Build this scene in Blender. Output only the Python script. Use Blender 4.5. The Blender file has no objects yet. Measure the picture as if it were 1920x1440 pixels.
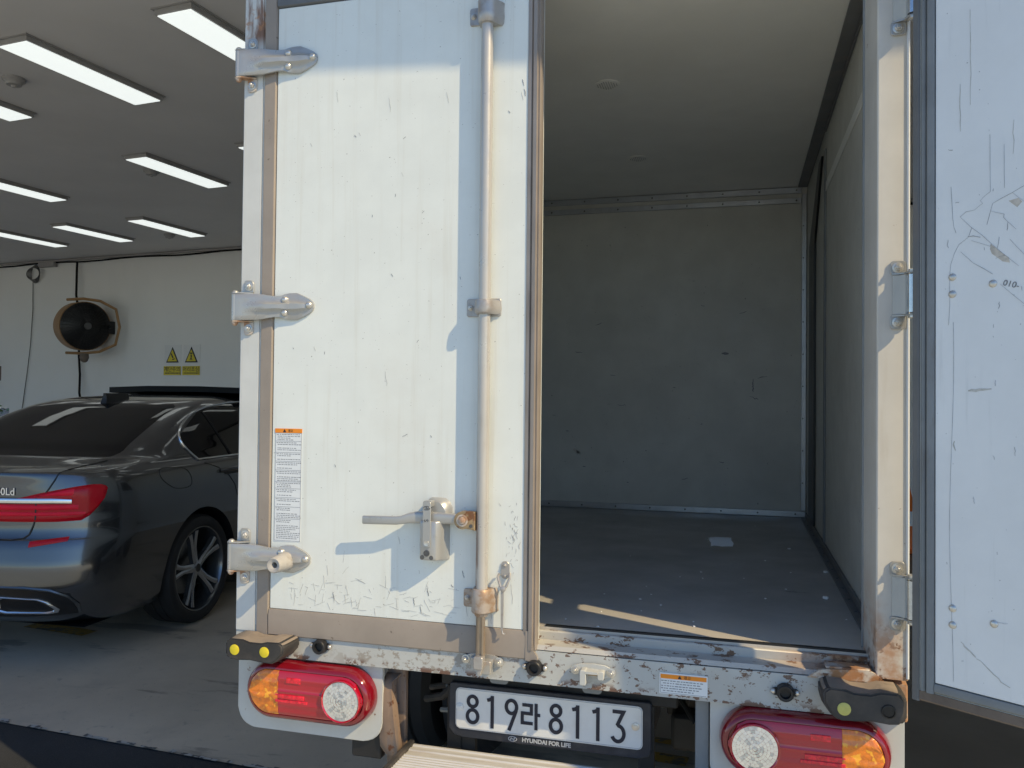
import bpy, bmesh, math, random
import numpy as np
from mathutils import Vector, Matrix
R = math.radians
random.seed(7)
scn = bpy.context.scene
COL = scn.collection

# ------------------------------------------------------------------ camera
cd = bpy.data.cameras.new('camera'); cam = bpy.data.objects.new('camera', cd); COL.objects.link(cam)
def _cam():
    y, p, r = R(15.34), R(1.01), R(.58)
    fw = Vector((-math.sin(y)*math.cos(p), math.cos(y)*math.cos(p), math.sin(p)))
    rt = Vector((math.cos(y), math.sin(y), 0)); up = rt.cross(fw)
    rt2 = math.cos(r)*rt + math.sin(r)*up; up2 = -math.sin(r)*rt + math.cos(r)*up
    m = Matrix((rt2, up2, -fw)).transposed().to_4x4(); m.translation = Vector((1.397, -2.114, 1.48))
    return m
cam.matrix_world = _cam()
cd.sensor_width = 36; cd.lens = 36*1547/1920; cd.clip_start = .02; cd.clip_end = 500
scn.camera = cam
# ------------------------------------------------------------------ light
SUN = Vector((2.2, -1.0, 2.12)).normalized()
w = bpy.data.worlds.new('World'); scn.world = w; w.use_nodes = True
nt = w.node_tree; bg = nt.nodes['Background']; sky = nt.nodes.new('ShaderNodeTexSky')
sky.sky_type = 'NISHITA'; sky.sun_disc = False
sky.sun_elevation = math.asin(SUN.z); sky.sun_rotation = math.atan2(SUN.x, SUN.y)
nt.links.new(sky.outputs[0], bg.inputs[0]); bg.inputs[1].default_value = .15; sky.ozone_density = 6.0; sky.dust_density = .1
sd = bpy.data.lights.new('sun', 'SUN'); sd.energy = 3.9; sd.angle = R(.5); sd.color = (1, .795, .47)
so = bpy.data.objects.new('sun', sd); COL.objects.link(so); so.rotation_euler = SUN.to_track_quat('Z', 'Y').to_euler()
so.location = (6, -6, 9)
vs = scn.view_settings; scn.display_settings.display_device = 'sRGB'
vs.view_transform = 'Standard'; vs.look = 'None'; vs.exposure = .2; vs.gamma = 1; vs.use_curve_mapping = False
scn.render.engine = 'CYCLES'; scn.cycles.use_denoising = True
scn.cycles.max_bounces = 10; scn.cycles.diffuse_bounces = 5; scn.cycles.glossy_bounces = 4
scn.cycles.sample_clamp_indirect = 6

# ------------------------------------------------------------------ materials
def mat(name, col, rough=.5, metal=0., var=.08, vs_=6., layers=(), bump=None, coat=0., spec=.5, emit=None, trans=0., ior=1.45, aniso=0., rvar=0.):
    m = bpy.data.materials.new(name); m.use_nodes = True
    t = m.node_tree; N = t.nodes; L = t.links; b = N['Principled BSDF']
    b.inputs['Roughness'].default_value = rough; b.inputs['Metallic'].default_value = metal
    b.inputs['Coat Weight'].default_value = coat; b.inputs['Coat Roughness'].default_value = .03
    b.inputs['Specular IOR Level'].default_value = spec
    b.inputs['Transmission Weight'].default_value = trans; b.inputs['IOR'].default_value = ior
    tc = N.new('ShaderNodeTexCoord')
    def noise(scale, stretch=(1, 1, 1), detail=4, rough_=.6, off=0.):
        mp = N.new('ShaderNodeMapping'); mp.inputs['Scale'].default_value = stretch; mp.inputs['Location'].default_value = (off, off*1.7, off*.6)
        L.new(tc.outputs['Object'], mp.inputs[0])
        n = N.new('ShaderNodeTexNoise'); n.inputs['Scale'].default_value = scale; n.inputs['Detail'].default_value = detail
        n.inputs['Roughness'].default_value = rough_
        L.new(mp.outputs[0], n.inputs['Vector']); return n.outputs['Fac']
    def ramp(src, lo, hi):
        r = N.new('ShaderNodeMapRange'); r.interpolation_type = 'SMOOTHSTEP'
        r.inputs['From Min'].default_value = lo; r.inputs['From Max'].default_value = hi
        L.new(src, r.inputs['Value']); return r.outputs['Result']
    def mult(a, c):
        q = N.new('ShaderNodeMath'); q.operation = 'MULTIPLY'
        for i, v in enumerate((a, c)):
            if isinstance(v, float): q.inputs[i].default_value = v
            else: L.new(v, q.inputs[i])
        return q.outputs[0]
    def mixc(f, a, c):
        q = N.new('ShaderNodeMix'); q.data_type = 'RGBA'
        L.new(f, q.inputs[0])
        for s, v in ((6, a), (7, c)):
            if isinstance(v, tuple): q.inputs[s].default_value = (*v[:3], 1)
            else: L.new(v, q.inputs[s])
        return q.outputs[2]
    cur = mixc(ramp(noise(vs_, detail=6), .3, .7), tuple(c*(1-var) for c in col), tuple(min(1, c*(1+var)) for c in col))
    for ly in layers:
        f = ramp(noise(ly.get('s', 10), ly.get('st', (1, 1, 1)), ly.get('d', 5), ly.get('r', .6), ly.get('o', 3.1)), ly['lo'], ly['hi'])
        for z in ly.get('zone', ()):                        # (axis, a, b): wear or tone layer fades from 0 at a to 1 at b
            sx = N.new('ShaderNodeSeparateXYZ'); L.new(tc.outputs['Object'], sx.inputs[0])
            f = mult(f, ramp(sx.outputs[z[0]], z[1], z[2]) if z[1] < z[2] else _inv(N, L, ramp(sx.outputs[z[0]], z[2], z[1])))
        f = mult(f, float(ly.get('a', 1)))
        cur = mixc(f, cur, ly['c'])
    L.new(cur, b.inputs['Base Color'])
    if rvar:
        r = N.new('ShaderNodeMapRange'); L.new(noise(vs_*2.3, detail=5, off=9.), r.inputs['Value'])
        r.inputs['From Min'].default_value = .3; r.inputs['From Max'].default_value = .7
        r.inputs['To Min'].default_value = max(0, rough-rvar); r.inputs['To Max'].default_value = min(1, rough+rvar)
        L.new(r.outputs[0], b.inputs['Roughness'])
    if bump:
        bp = N.new('ShaderNodeBump'); bp.inputs['Strength'].default_value = bump[1]; bp.inputs['Distance'].default_value = bump[2] if len(bump) > 2 else .002
        L.new(noise(bump[0], bump[3] if len(bump) > 3 else (1, 1, 1), 5), bp.inputs['Height']); L.new(bp.outputs[0], b.inputs['Normal'])
    if emit:
        b.inputs['Emission Color'].default_value = (*emit[0], 1); b.inputs['Emission Strength'].default_value = emit[1]
    return m
def _inv(N, L, s):
    q = N.new('ShaderNodeMath'); q.operation = 'SUBTRACT'; q.inputs[0].default_value = 1; L.new(s, q.inputs[1]); return q.outputs[0]

RUST = (.17, .075, .035); RUSTL = (.4, .19, .08); GRIME = (.22, .19, .16); DUST = (.45, .39, .32)
M = {}
M['panel'] = mat('white_panel', (.755, .785, .75), .42, var=.03, rvar=.08, layers=[
    dict(s=7, st=(6, 6, .22), lo=.5, hi=.8, c=(.63, .62, .55), a=.5), dict(s=160, lo=.735, hi=.75, c=(.2, .19, .17), a=.8, d=2),
    dict(s=30, st=(4, 4, .45), lo=.745, hi=.76, c=(.3, .29, .27), a=.75, o=8.), dict(s=3, lo=.5, hi=.8, c=(.66, .64, .58), a=.35, o=5.)], bump=(14, .06, .004))
M['innerpanel'] = mat('door_inner_panel', (.78, .8, .81), .38, var=.03, rvar=.06, layers=[
    dict(s=9, st=(5, 5, .3), lo=.6, hi=.85, c=(.5, .52, .53), a=.4), dict(s=120, st=(1, 1, .6), lo=.74, hi=.76, c=(.25, .26, .28), a=.6, d=2)], bump=(9, .05, .004))
M['cargotop'] = mat('cargo_ceiling_lining', (.76, .755, .72), .4, var=.03, layers=[dict(s=1.3, lo=.4, hi=.75, c=(.7, .69, .64), a=.5)])  # same lining as the walls, colour raised in place of missing bounce light
M['cargo'] = mat('cargo_lining', (.58, .575, .53), .45, var=.05, rvar=.08, layers=[
    dict(s=1.3, lo=.4, hi=.75, c=(.4, .39, .35), a=.5), dict(s=60, lo=.715, hi=.735, c=(.08, .075, .07), a=.7, d=3), dict(s=18, st=(.5, 1, 1.6), lo=.7, hi=.8, c=(.2, .2, .19), a=.5, o=6.)])
M['post'] = mat('frame_paint', (.52, .53, .51), .42, var=.05, rvar=.1, layers=[
    dict(s=5, st=(5, 5, .5), lo=.55, hi=.8, c=(.48, .44, .37), a=.6), dict(s=40, lo=.69, hi=.71, c=RUST, a=.9)], bump=(20, .05, .003))
M['postrust'] = mat('frame_paint_rusting', (.62, .6, .56), .45, var=.05, rvar=.1, layers=[
    dict(s=6, st=(4, 4, .4), lo=.5, hi=.8, c=(.5, .45, .37), a=.5), dict(s=9, lo=.4, hi=.58, c=RUSTL, a=.85, zone=((2, 1.12, .86),)),
    dict(s=24, lo=.56, hi=.62, c=RUST, a=.9, zone=((2, 1.0, .85),)), dict(s=50, lo=.7, hi=.72, c=RUST, a=.8)], bump=(20, .05, .003))
M['postrust2'] = mat('frame_paint_rusty_top', (.6, .61, .59), .45, var=.05, layers=[
    dict(s=7, st=(3, 3, .6), lo=.44, hi=.6, c=RUST, a=.95, zone=((2, 2.48, 2.53),)), dict(s=26, lo=.5, hi=.62, c=RUSTL, a=.8, zone=((2, 2.48, 2.53),)),
    dict(s=5, st=(5, 5, .5), lo=.55, hi=.8, c=(.48, .44, .37), a=.6)], bump=(30, .1, .003))
M['rail'] = mat('rail_paint', (.47, .485, .47), .42, var=.05, rvar=.1, layers=[
    dict(s=5, lo=.4, hi=.7, c=(.4, .375, .335), a=.6),
    dict(s=34, st=(1, 1, 1.2), lo=.53, hi=.55, c=(.29, .26, .22), a=.85, d=6, r=.7, zone=((0, -.66, -.45), (0, -.02, -.25))),
    dict(s=42, st=(1, 1, 1.5), lo=.59, hi=.6, c=(.13, .07, .045), a=.92, d=5, r=.66, o=12., zone=((0, -.35, .15),)),
    dict(s=20, st=(1, 1, 1.3), lo=.585, hi=.6, c=(.13, .065, .035), a=.95, d=6, r=.7, o=17., zone=((0, .1, .55), (2, .79, .822))),
    dict(s=16, st=(1, 1, 1.3), lo=.53, hi=.55, c=(.14, .07, .045), a=.95, d=6, r=.7, o=7., zone=((2, .764, .744),)),
    dict(s=9, lo=.4, hi=.6, c=RUSTL, a=.9, zone=((0, .7, .85),))], bump=(40, .12, .002))
M['ledge'] = mat('sill_ledge_paint', (.47, .455, .42), .42, var=.05, layers=[
    dict(s=30, st=(.6, 1, 1), lo=.56, hi=.585, c=(.15, .08, .045), a=.95, d=6, r=.7), dict(s=10, lo=.38, hi=.55, c=RUSTL, a=.95, zone=((0, .55, .8),)),
    dict(s=22, lo=.5, hi=.56, c=RUST, a=.95, zone=((0, .6, .8),))], bump=(40, .15, .002))
M['rustplate'] = mat('rusty_plate', (.62, .56, .47), .6, var=.1, layers=[dict(s=14, lo=.36, hi=.5, c=RUSTL), dict(s=30, lo=.48, hi=.56, c=RUST)], bump=(60, .3, .003))
M['trim'] = mat('door_edge_trim', (.31, .265, .225), .5, var=.08, rvar=.1, layers=[
    dict(s=6, st=(1, 1, .5), lo=.5, hi=.8, c=(.25, .215, .185), a=.6), dict(s=45, lo=.68, hi=.7, c=(.12, .09, .07), a=.7)], bump=(30, .08, .003))
M['trimrib'] = mat('door_edge_seal', (.36, .31, .27), .4, metal=.3, var=.08, layers=[dict(s=20, st=(1, 1, .1), lo=.5, hi=.7, c=(.2, .165, .14), a=.7)])
M['darktrim'] = mat('grey_door_seal', (.14, .145, .15), .5, var=.12, layers=[dict(s=30, lo=.7, hi=.72, c=(.02, .02, .02)), dict(s=8, st=(2, 2, .3), lo=.5, hi=.7, c=(.2, .17, .15), a=.5)])
M['gasket'] = mat('rubber_gasket', (.21, .225, .235), .6, var=.1, layers=[dict(s=14, st=(2, 2, .5), lo=.55, hi=.75, c=(.15, .14, .135), a=.6)])
M['browntrim'] = mat('brown_door_seal', (.16, .125, .1), .6, var=.15, layers=[dict(s=25, lo=.5, hi=.7, c=(.1, .075, .06), a=.7)])
M['cast'] = mat('painted_cast_hinge', (.42, .42, .41), .33, metal=.45, var=.06, rvar=.1, layers=[
    dict(s=18, lo=.5, hi=.75, c=(.46, .42, .36), a=.6), dict(s=24, lo=.55, hi=.7, c=(.46, .3, .19), a=.8, zone=((0, .035, -.01),))], bump=(60, .12, .002))
M['hingerust'] = mat('rusting_hinge_flange', (.55, .5, .44), .5, var=.1, layers=[dict(s=26, lo=.4, hi=.6, c=(.38, .2, .1), a=.9)], bump=(60, .2, .002))
M['bolt'] = mat('zinc_bolt', (.62, .6, .56), .32, metal=.75, var=.1, vs_=60)
M['steel'] = mat('bright_steel', (.6, .64, .68), .25, metal=.9, var=.12, vs_=40, layers=[dict(s=50, lo=.62, hi=.68, c=(.1, .1, .12), a=.6)])
M['rod'] = mat('painted_lock_rod', (.5, .48, .45), .35, metal=.3, var=.05, rvar=.1, layers=[
    dict(s=10, st=(3, 3, .35), lo=.55, hi=.75, c=(.4, .33, .27), a=.6), dict(s=22, st=(2, 2, .3), lo=.42, hi=.6, c=RUST, a=.8, zone=((2, 1.3, 1.02), (0, -.14, -.152)))])
M['rodlow'] = mat('worn_brass_rod', (.4, .315, .23), .3, metal=.5, var=.1, layers=[dict(s=25, st=(2, 2, .3), lo=.5, hi=.7, c=(.22, .16, .11), a=.7)])
M['saddle'] = mat('cast_rod_clamp', (.42, .4, .38), .36, metal=.45, var=.08, layers=[dict(s=30, lo=.5, hi=.7, c=(.33, .27, .22), a=.6)], bump=(70, .12, .002))
M['saddlerust'] = mat('rusted_rod_clamp', (.42, .36, .31), .45, metal=.3, var=.08, layers=[dict(s=30, lo=.42, hi=.62, c=(.3, .18, .1), a=.8)], bump=(70, .2, .002))
M['lock'] = mat('die_cast_lock', (.44, .44, .43), .36, metal=.5, var=.05, layers=[dict(s=40, lo=.6, hi=.75, c=(.36, .33, .28), a=.5)], bump=(90, .1, .001))
M['lockdark'] = mat('lock_dark_detail', (.13, .13, .13), .4, metal=.5)
M['camrust'] = mat('rusty_brass_cam', (.4, .29, .17), .4, metal=.5, var=.15, vs_=40, layers=[dict(s=40, lo=.5, hi=.6, c=(.25, .12, .06))], bump=(80, .2, .002))
M['rubber'] = mat('dusty_black_rubber', (.035, .034, .034), .65, var=.2, layers=[dict(s=10, lo=.4, hi=.75, c=(.12, .1, .085), a=.7)], bump=(60, .2, .002))
M['rubbertop'] = mat('dust_on_rubber', (.27, .22, .175), .8, var=.12, layers=[dict(s=14, lo=.5, hi=.7, c=(.15, .125, .1), a=.7)], bump=(60, .25, .002))
M['stop'] = mat('grey_rubber_stop', (.4, .385, .365), .7, var=.08, vs_=30, layers=[dict(s=40, lo=.55, hi=.7, c=(.28, .25, .22), a=.6)], bump=(80, .15, .002))
M['yellow'] = mat('yellow_reflector', (.72, .58, .03), .4, var=.06, vs_=60)
M['yellowpale'] = mat('pale_yellow_reflector', (.5, .48, .14), .45, var=.06, vs_=60)
M['black'] = mat('black_plastic', (.018, .018, .02), .45, var=.2)
M['chassis'] = mat('black_chassis', (.02, .019, .018), .6, var=.3, layers=[dict(s=8, lo=.5, hi=.8, c=(.06, .05, .045), a=.7)])
M['tyre'] = mat('tyre_rubber', (.016, .016, .017), .7, var=.2, layers=[dict(s=8, lo=.5, hi=.8, c=(.03, .027, .025), a=.5)])
M['lampred'] = mat('red_lamp_lens', (.42, .004, .018), .12, var=.05, coat=1, spec=.6)
M['lampdeep'] = mat('deep_red_lamp_rim', (.2, .004, .012), .12, var=.05, coat=1)
M['lampbright'] = mat('bright_red_reflector', (.75, .008, .03), .15, var=.3, vs_=120, coat=1)
M['amber'] = mat('amber_lamp_lens', (.75, .2, .008), .1, var=.2, vs_=70, coat=1, bump=(180, .35, .003), layers=[dict(s=70, lo=.6, hi=.66, c=(.95, .42, .02), d=1), dict(s=30, lo=.56, hi=.66, c=(.42, .1, .006), a=.7, d=1, o=9.)])
M['clear'] = mat('clear_reverse_lens', (.93, .95, .98), .13, metal=.85, var=.12, vs_=90, coat=1)
M['cleargrey'] = mat('clear_lens_facet', (.62, .66, .72), .14, metal=.9, var=.2, vs_=90, coat=1)
M['platewhite'] = mat('white_number_plate', (.68, .69, .68), .35, var=.03, layers=[dict(s=12, lo=.5, hi=.8, c=(.52, .49, .44), a=.5)])
M['ink'] = mat('navy_black_ink', (.012, .015, .03), .45, var=.1)
M['frameblack'] = mat('number_plate_frame', (.022, .026, .036), .4, var=.2, layers=[dict(s=18, lo=.5, hi=.75, c=(.07, .07, .075), a=.6)])
M['silverprint'] = mat('silver_print', (.45, .47, .5), .4, metal=.2)
M['alu'] = mat('aluminium_tread', (.7, .68, .63), .4, metal=.25, var=.06, layers=[dict(s=9, st=(.3, 3, 1), lo=.5, hi=.75, c=(.46, .41, .35), a=.6)])
M['alutrim'] = mat('aluminium_strip', (.5, .52, .55), .32, metal=.7, var=.08, layers=[dict(s=9, lo=.5, hi=.75, c=(.36, .36, .37), a=.6)])
M['bracketrust'] = mat('rusty_channel', (.22, .155, .115), .6, var=.15, layers=[dict(s=9, st=(3, 3, .5), lo=.45, hi=.65, c=(.13, .12, .125), a=.8), dict(s=40, lo=.6, hi=.66, c=(.12, .05, .025))], bump=(50, .25, .003))
M['floorgrey'] = mat('cargo_floor', (.34, .335, .325), .42, var=.12, vs_=2.5, rvar=.12, layers=[dict(s=5, st=(1, .5, 1), lo=.5, hi=.75, c=(.38, .37, .35), a=.6), dict(s=3, lo=.2, hi=.5, c=(.6, .55, .48), a=.7, o=2., zone=((1, .5, .05),)), dict(s=120, lo=.735, hi=.75, c=(.4, .4, .4), d=2), dict(s=16, st=(.4, 1, 1), lo=.68, hi=.76, c=(.02, .02, .02), a=.7, o=4.)], bump=(140, .25, .003))  # entrance zone lightened so the sun streak across it shows brighter
M['sticker'] = mat('white_sticker', (.72, .75, .77), .4, var=.02)
M['orange'] = mat('orange_sticker_band', (.8, .26, .02), .45, var=.05)
M['print'] = mat('grey_print', (.25, .26, .28), .5, var=.2, vs_=200)
M['scuff'] = mat('dark_scuff', (.2, .205, .22), .6, var=.3, vs_=60)
M['crack'] = mat('hairline_crack', (.36, .375, .4), .6, var=.4, vs_=30)
M['scufflight'] = mat('faint_scuff', (.5, .495, .47), .6, var=.2, vs_=60)
M['scuffbrown'] = mat('brown_stain', (.55, .51, .45), .6, var=.2, vs_=60)
M['foam'] = mat('white_foam', (.88, .89, .89), .7, var=.05)
# building
M['asphalt'] = mat('asphalt', (.024, .026, .03), .75, var=.2, vs_=2, layers=[dict(s=220, lo=.62, hi=.7, c=(.09, .09, .092), d=2), dict(s=3, lo=.5, hi=.8, c=(.025, .025, .027), a=.6)], bump=(180, .5, .006))
M['bounce_yard'] = mat('bounce_concrete', (.5, .53, .5), .7, var=.1, vs_=1.2, layers=[dict(s=2, lo=.5, hi=.8, c=(.43, .45, .42), a=.6)], bump=(60, .15, .004))
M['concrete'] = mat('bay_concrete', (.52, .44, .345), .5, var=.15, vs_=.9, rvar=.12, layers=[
    dict(s=1.1, lo=.5, hi=.75, c=(.22, .2, .18), a=.6), dict(s=14, lo=.6, hi=.75, c=(.25, .23, .2), a=.6), dict(s=2.2, st=(.5, 2, 1), lo=.58, hi=.64, c=(.09, .085, .08), a=.5, o=7.), dict(s=150, lo=.7, hi=.74, c=(.08, .08, .08), d=2), dict(s=1.6, lo=.1, hi=.4, c=(.13, .105, .075), a=.95, o=4., zone=((0, 1.5, 2.1),))], bump=(60, .1, .003))  # last layer: darker brown past the right side of the truck
M['ceiling'] = mat('ceiling_paint', (.66, .64, .64), .6, var=.04, vs_=1, layers=[dict(s=.8, lo=.45, hi=.75, c=(.6, .58, .585), a=.6)])
M['wall'] = mat('bay_wall_paint', (.74, .74, .72), .6, var=.03, vs_=.8, layers=[dict(s=1.2, st=(1, 1, .3), lo=.5, hi=.8, c=(.66, .66, .64), a=.5)])
M['panel_light'] = mat('lit_diffuser', (.8, .8, .8), .5, var=0, emit=((.94, 1., .97), .72))
M['fixture'] = mat('light_fixture_grey', (.32, .31, .305), .5)
M['fixturetop'] = mat('light_fixture_flange', (.3, .29, .285), .5)
M['fanblack'] = mat('fan_black', (.012, .012, .013), .35, var=.2)
M['fanbrown'] = mat('fan_brass_shroud', (.34, .2, .09), .45, metal=.2, var=.1)
M['cable'] = mat('black_cable', (.008, .008, .008), .6, spec=.2)
M['greywire'] = mat('grey_wire', (.1, .1, .1), .5)
M['signyellow'] = mat('yellow_sign', (.62, .5, .03), .5, var=.05)
M['signpaper'] = mat('sign_paper', (.68, .68, .67), .5, var=.03)
M['leaf'] = mat('green_leaf', (.12, .2, .06), .5, var=.3, vs_=20)
M['pot'] = mat('dark_pot', (.02, .02, .025), .5)
M['conemat'] = mat('orange_cone', (.75, .16, .02), .5)
M['yellowline'] = mat('yellow_floor_paint', (.42, .24, .03), .55, var=.15, layers=[dict(s=9, lo=.55, hi=.62, c=(.12, .1, .07)), dict(s=30, lo=.55, hi=.62, c=(.12, .1, .07), o=7.)])
M['whiteline'] = mat('white_floor_edge', (.42, .41, .4), .6, layers=[dict(s=25, lo=.5, hi=.55, c=(.1, .1, .1))])
# car
M['carpaint'] = mat('graphite_car_paint', (.11, .113, .12), .22, metal=.9, var=.04, coat=1.)
M['carglass'] = mat('dark_car_glass', (.006, .006, .007), .03, var=0, spec=.4)
M['chrome'] = mat('chrome', (.75, .76, .78), .12, metal=1., var=.03)
M['cartail'] = mat('car_tail_lens', (.5, .004, .014), .16, var=.05, spec=.35)
M['cartailhot'] = mat('car_tail_bar', (.8, .006, .035), .3, var=.1, spec=.3)
M['carblack'] = mat('car_black_trim', (.012, .012, .013), .4)
M['rim'] = mat('dark_alloy', (.16, .17, .18), .22, metal=.85, var=.05)
M['rimface'] = mat('machined_alloy', (.42, .44, .47), .2, metal=.9, var=.05)
M['cab'] = mat('cab_paint', (.7, .71, .7), .3, coat=.6, var=.02)

# ------------------------------------------------------------------ mesh helpers
OFF = {}
def new(): return bmesh.new()
def _bev(bm, geom_edges, w, seg=1):
    if w > 0: bmesh.ops.bevel(bm, geom=list(geom_edges), offset=w, segments=seg, affect='EDGES', clamp_overlap=True)
def box(bm, x0, x1, y0, y1, z0, z1, bev=0., seg=1, mi=0):
    vs_ = [bm.verts.new((x, y, z)) for z in (z0, z1) for y in (y0, y1) for x in (x0, x1)]
    fs = [bm.faces.new([vs_[i] for i in q]) for q in ((0, 2, 3, 1), (4, 5, 7, 6), (0, 1, 5, 4), (2, 6, 7, 3), (0, 4, 6, 2), (1, 3, 7, 5))]
    for f in fs: f.material_index = mi
    if bev: _bev(bm, {e for f in fs for e in f.edges}, bev, seg)
    return bm
AX = {'x': lambda u, v, h: (h, u, v), 'y': lambda u, v, h: (u, h, v), 'z': lambda u, v, h: (u, v, h)}
def prism(bm, pts, ax, a, b, bev=0., seg=1, mi=0):
    f = AX[ax]; A = [bm.verts.new(f(u, v, a)) for u, v in pts]; B = [bm.verts.new(f(u, v, b)) for u, v in pts]
    n = len(pts); fa = bm.faces.new(A); fb = bm.faces.new(B[::-1]); fs = [fa, fb]
    fs += [bm.faces.new((A[i], B[i], B[(i+1) % n], A[(i+1) % n])) for i in range(n)]
    for q in fs: q.material_index = mi
    if bev: _bev(bm, {e for q in (fa, fb) for e in q.edges}, bev, seg)
    return bm
def rings(bm, rs, caps=True, closed=True, mi=0):
    V = [[bm.verts.new(p) for p in r] for r in rs]; n = len(rs[0]); fs = []
    for i in range(len(V)-1):
        for j in range(n if closed else n-1):
            k = (j+1) % n; fs.append(bm.faces.new((V[i][j], V[i][k], V[i+1][k], V[i+1][j])))
    if caps and closed:
        fs.append(bm.faces.new(V[0][::-1])); fs.append(bm.faces.new(V[-1]))
    for f in fs: f.material_index = mi
    return V
def frame_of(d):
    d = Vector(d).normalized(); a = Vector((0, 0, 1)) if abs(d.z) < .9 else Vector((1, 0, 0))
    u = d.cross(a).normalized(); return d, u, d.cross(u)
def lathe(bm, prof, o, d, seg=24, caps=True, mi=0):          # prof: (radius, distance along d)
    d, u, v = frame_of(d); o = Vector(o)
    rs = [[o+d*h+(u*math.cos(2*math.pi*k/seg)+v*math.sin(2*math.pi*k/seg))*max(r, 1e-5) for k in range(seg)] for r, h in prof]
    rings(bm, rs, caps, True, mi); return bm
def cyl(bm, a, b, r, r2=None, seg=16, mi=0):
    a, b = Vector(a), Vector(b); return lathe(bm, [(r, 0), (r if r2 is None else r2, (b-a).length)], a, b-a, seg, True, mi)
def tube(bm, pts, r, seg=8, closed=False, mi=0):
    P = [Vector(p) for p in pts]; n = len(P); rs = []; u = None
    for i in range(n):
        t = (P[(i+1) % n]-P[i-1]) if closed else (P[min(i+1, n-1)]-P[max(i-1, 0)])
        t.normalize()
        if u is None: _, u, v = frame_of(t)
        u = (u-t*u.dot(t)).normalized(); v = t.cross(u); rr = r[i] if isinstance(r, (list, tuple)) else r
        rs.append([P[i]+(u*math.cos(2*math.pi*k/seg)+v*math.sin(2*math.pi*k/seg))*rr for k in range(seg)])
    if closed: rs.append(rs[0]); rings(bm, rs, False, True, mi)
    else: rings(bm, rs, True, True, mi)
    return bm
def hexbolt(bm, o, d, r=.008, h=.007, washer=True):
    if washer: lathe(bm, [(r*1.45, -.001), (r*1.45, .0018), (r*1.2, .0022)], o, d, 16)
    lathe(bm, [(r, .001), (r, h*.85), (r*.82, h)], o, d, 6); lathe(bm, [(r*.5, h*.9), (r*.5, h*1.35), (r*.36, h*1.5)], o, d, 10); return bm
def dome(bm, o, d, r, h, seg=16):
    return lathe(bm, [(r, 0)] + [(r*math.cos(a), h*math.sin(a)) for a in (R(25), R(50), R(70), R(88))], o, d, seg)
def rrect(x0, x1, z0, z1, r, n=5, rs=None):
    out = []
    for (cx, cz, a0, i) in ((x1, z1, 0, 0), (x0, z1, 90, 1), (x0, z0, 180, 2), (x1, z0, 270, 3)):
        q = rs[i] if rs else r; sx = -1 if cx == x1 else 1; sz = -1 if cz == z1 else 1
        for k in range(n+1):
            a = R(a0+90*k/n); out.append((cx+sx*q+q*math.cos(a), cz+sz*q+q*math.sin(a)))
            if q == 0: break
    return out
def stadium(cx, cz, hw, hh, n=10): return rrect(cx-hw, cx+hw, cz-hh, cz+hh, hh, n)
def obj(name, bm, m, parent=None, smooth=38, raw=False, **props):
    if isinstance(m, str): m = [m]
    bmesh.ops.recalc_face_normals(bm, faces=bm.faces)
    me = bpy.data.meshes.new(name); bm.to_mesh(me); bm.free()
    for k in m: me.materials.append(M[k])
    o = bpy.data.objects.new(name, me); COL.objects.link(o)
    if smooth:
        me.shade_smooth(); me.set_sharp_from_angle(angle=R(smooth))
    if parent is not None:
        o.parent = parent
        if not raw and parent in OFF: me.transform(Matrix.Translation(-OFF[parent])); OFF[o] = OFF[parent]
    for k, v in props.items(): o[k] = v
    return o
def thing(name, label, cat, loc=(0, 0, 0), rz=0., group=None):
    o = bpy.data.objects.new(name, None); COL.objects.link(o); o.location = loc; o.rotation_euler = (0, 0, rz); o.empty_display_size = .1
    o['label'] = label; o['category'] = cat
    if group: o['group'] = group
    OFF[o] = Vector(loc); return o
def tag(o, label, cat, group=None):
    o['label'] = label; o['category'] = cat
    if group: o['group'] = group
    return o
def struct(o): o['kind'] = 'structure'; return o
def dup(root, loc=None, label=None, group=None):
    r = root.copy(); COL.objects.link(r)
    if loc is not None: r.location = loc
    if label: r['label'] = label
    if group: r['group'] = group
    for ch in list(root.children):
        c = ch.copy(); COL.objects.link(c); c.parent = r
        for g in list(ch.children):
            d = g.copy(); COL.objects.link(d); d.parent = c
    return r
def text_bm(s, size, place, depth=.0006, bold=0., shear=0.):
    c = bpy.data.curves.new('t', 'FONT'); c.body = s; c.size = size; c.extrude = depth; c.offset = bold; c.shear = shear; c.align_x = 'CENTER'; c.align_y = 'CENTER'
    o = bpy.data.objects.new('t', c); COL.objects.link(o); bpy.context.view_layer.update()
    me = bpy.data.meshes.new_from_object(o.evaluated_get(bpy.context.evaluated_depsgraph_get()))
    me.transform(place); bm = new(); bm.from_mesh(me); bpy.data.objects.remove(o); bpy.data.meshes.remove(me); return bm
def face_rear(x, y, z, tilt=0.):                             # text plane facing -Y, reading along +X
    return Matrix.Translation((x, y, z)) @ Matrix.Rotation(R(90), 4, 'X') @ Matrix.Rotation(tilt, 4, 'Z')
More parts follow.
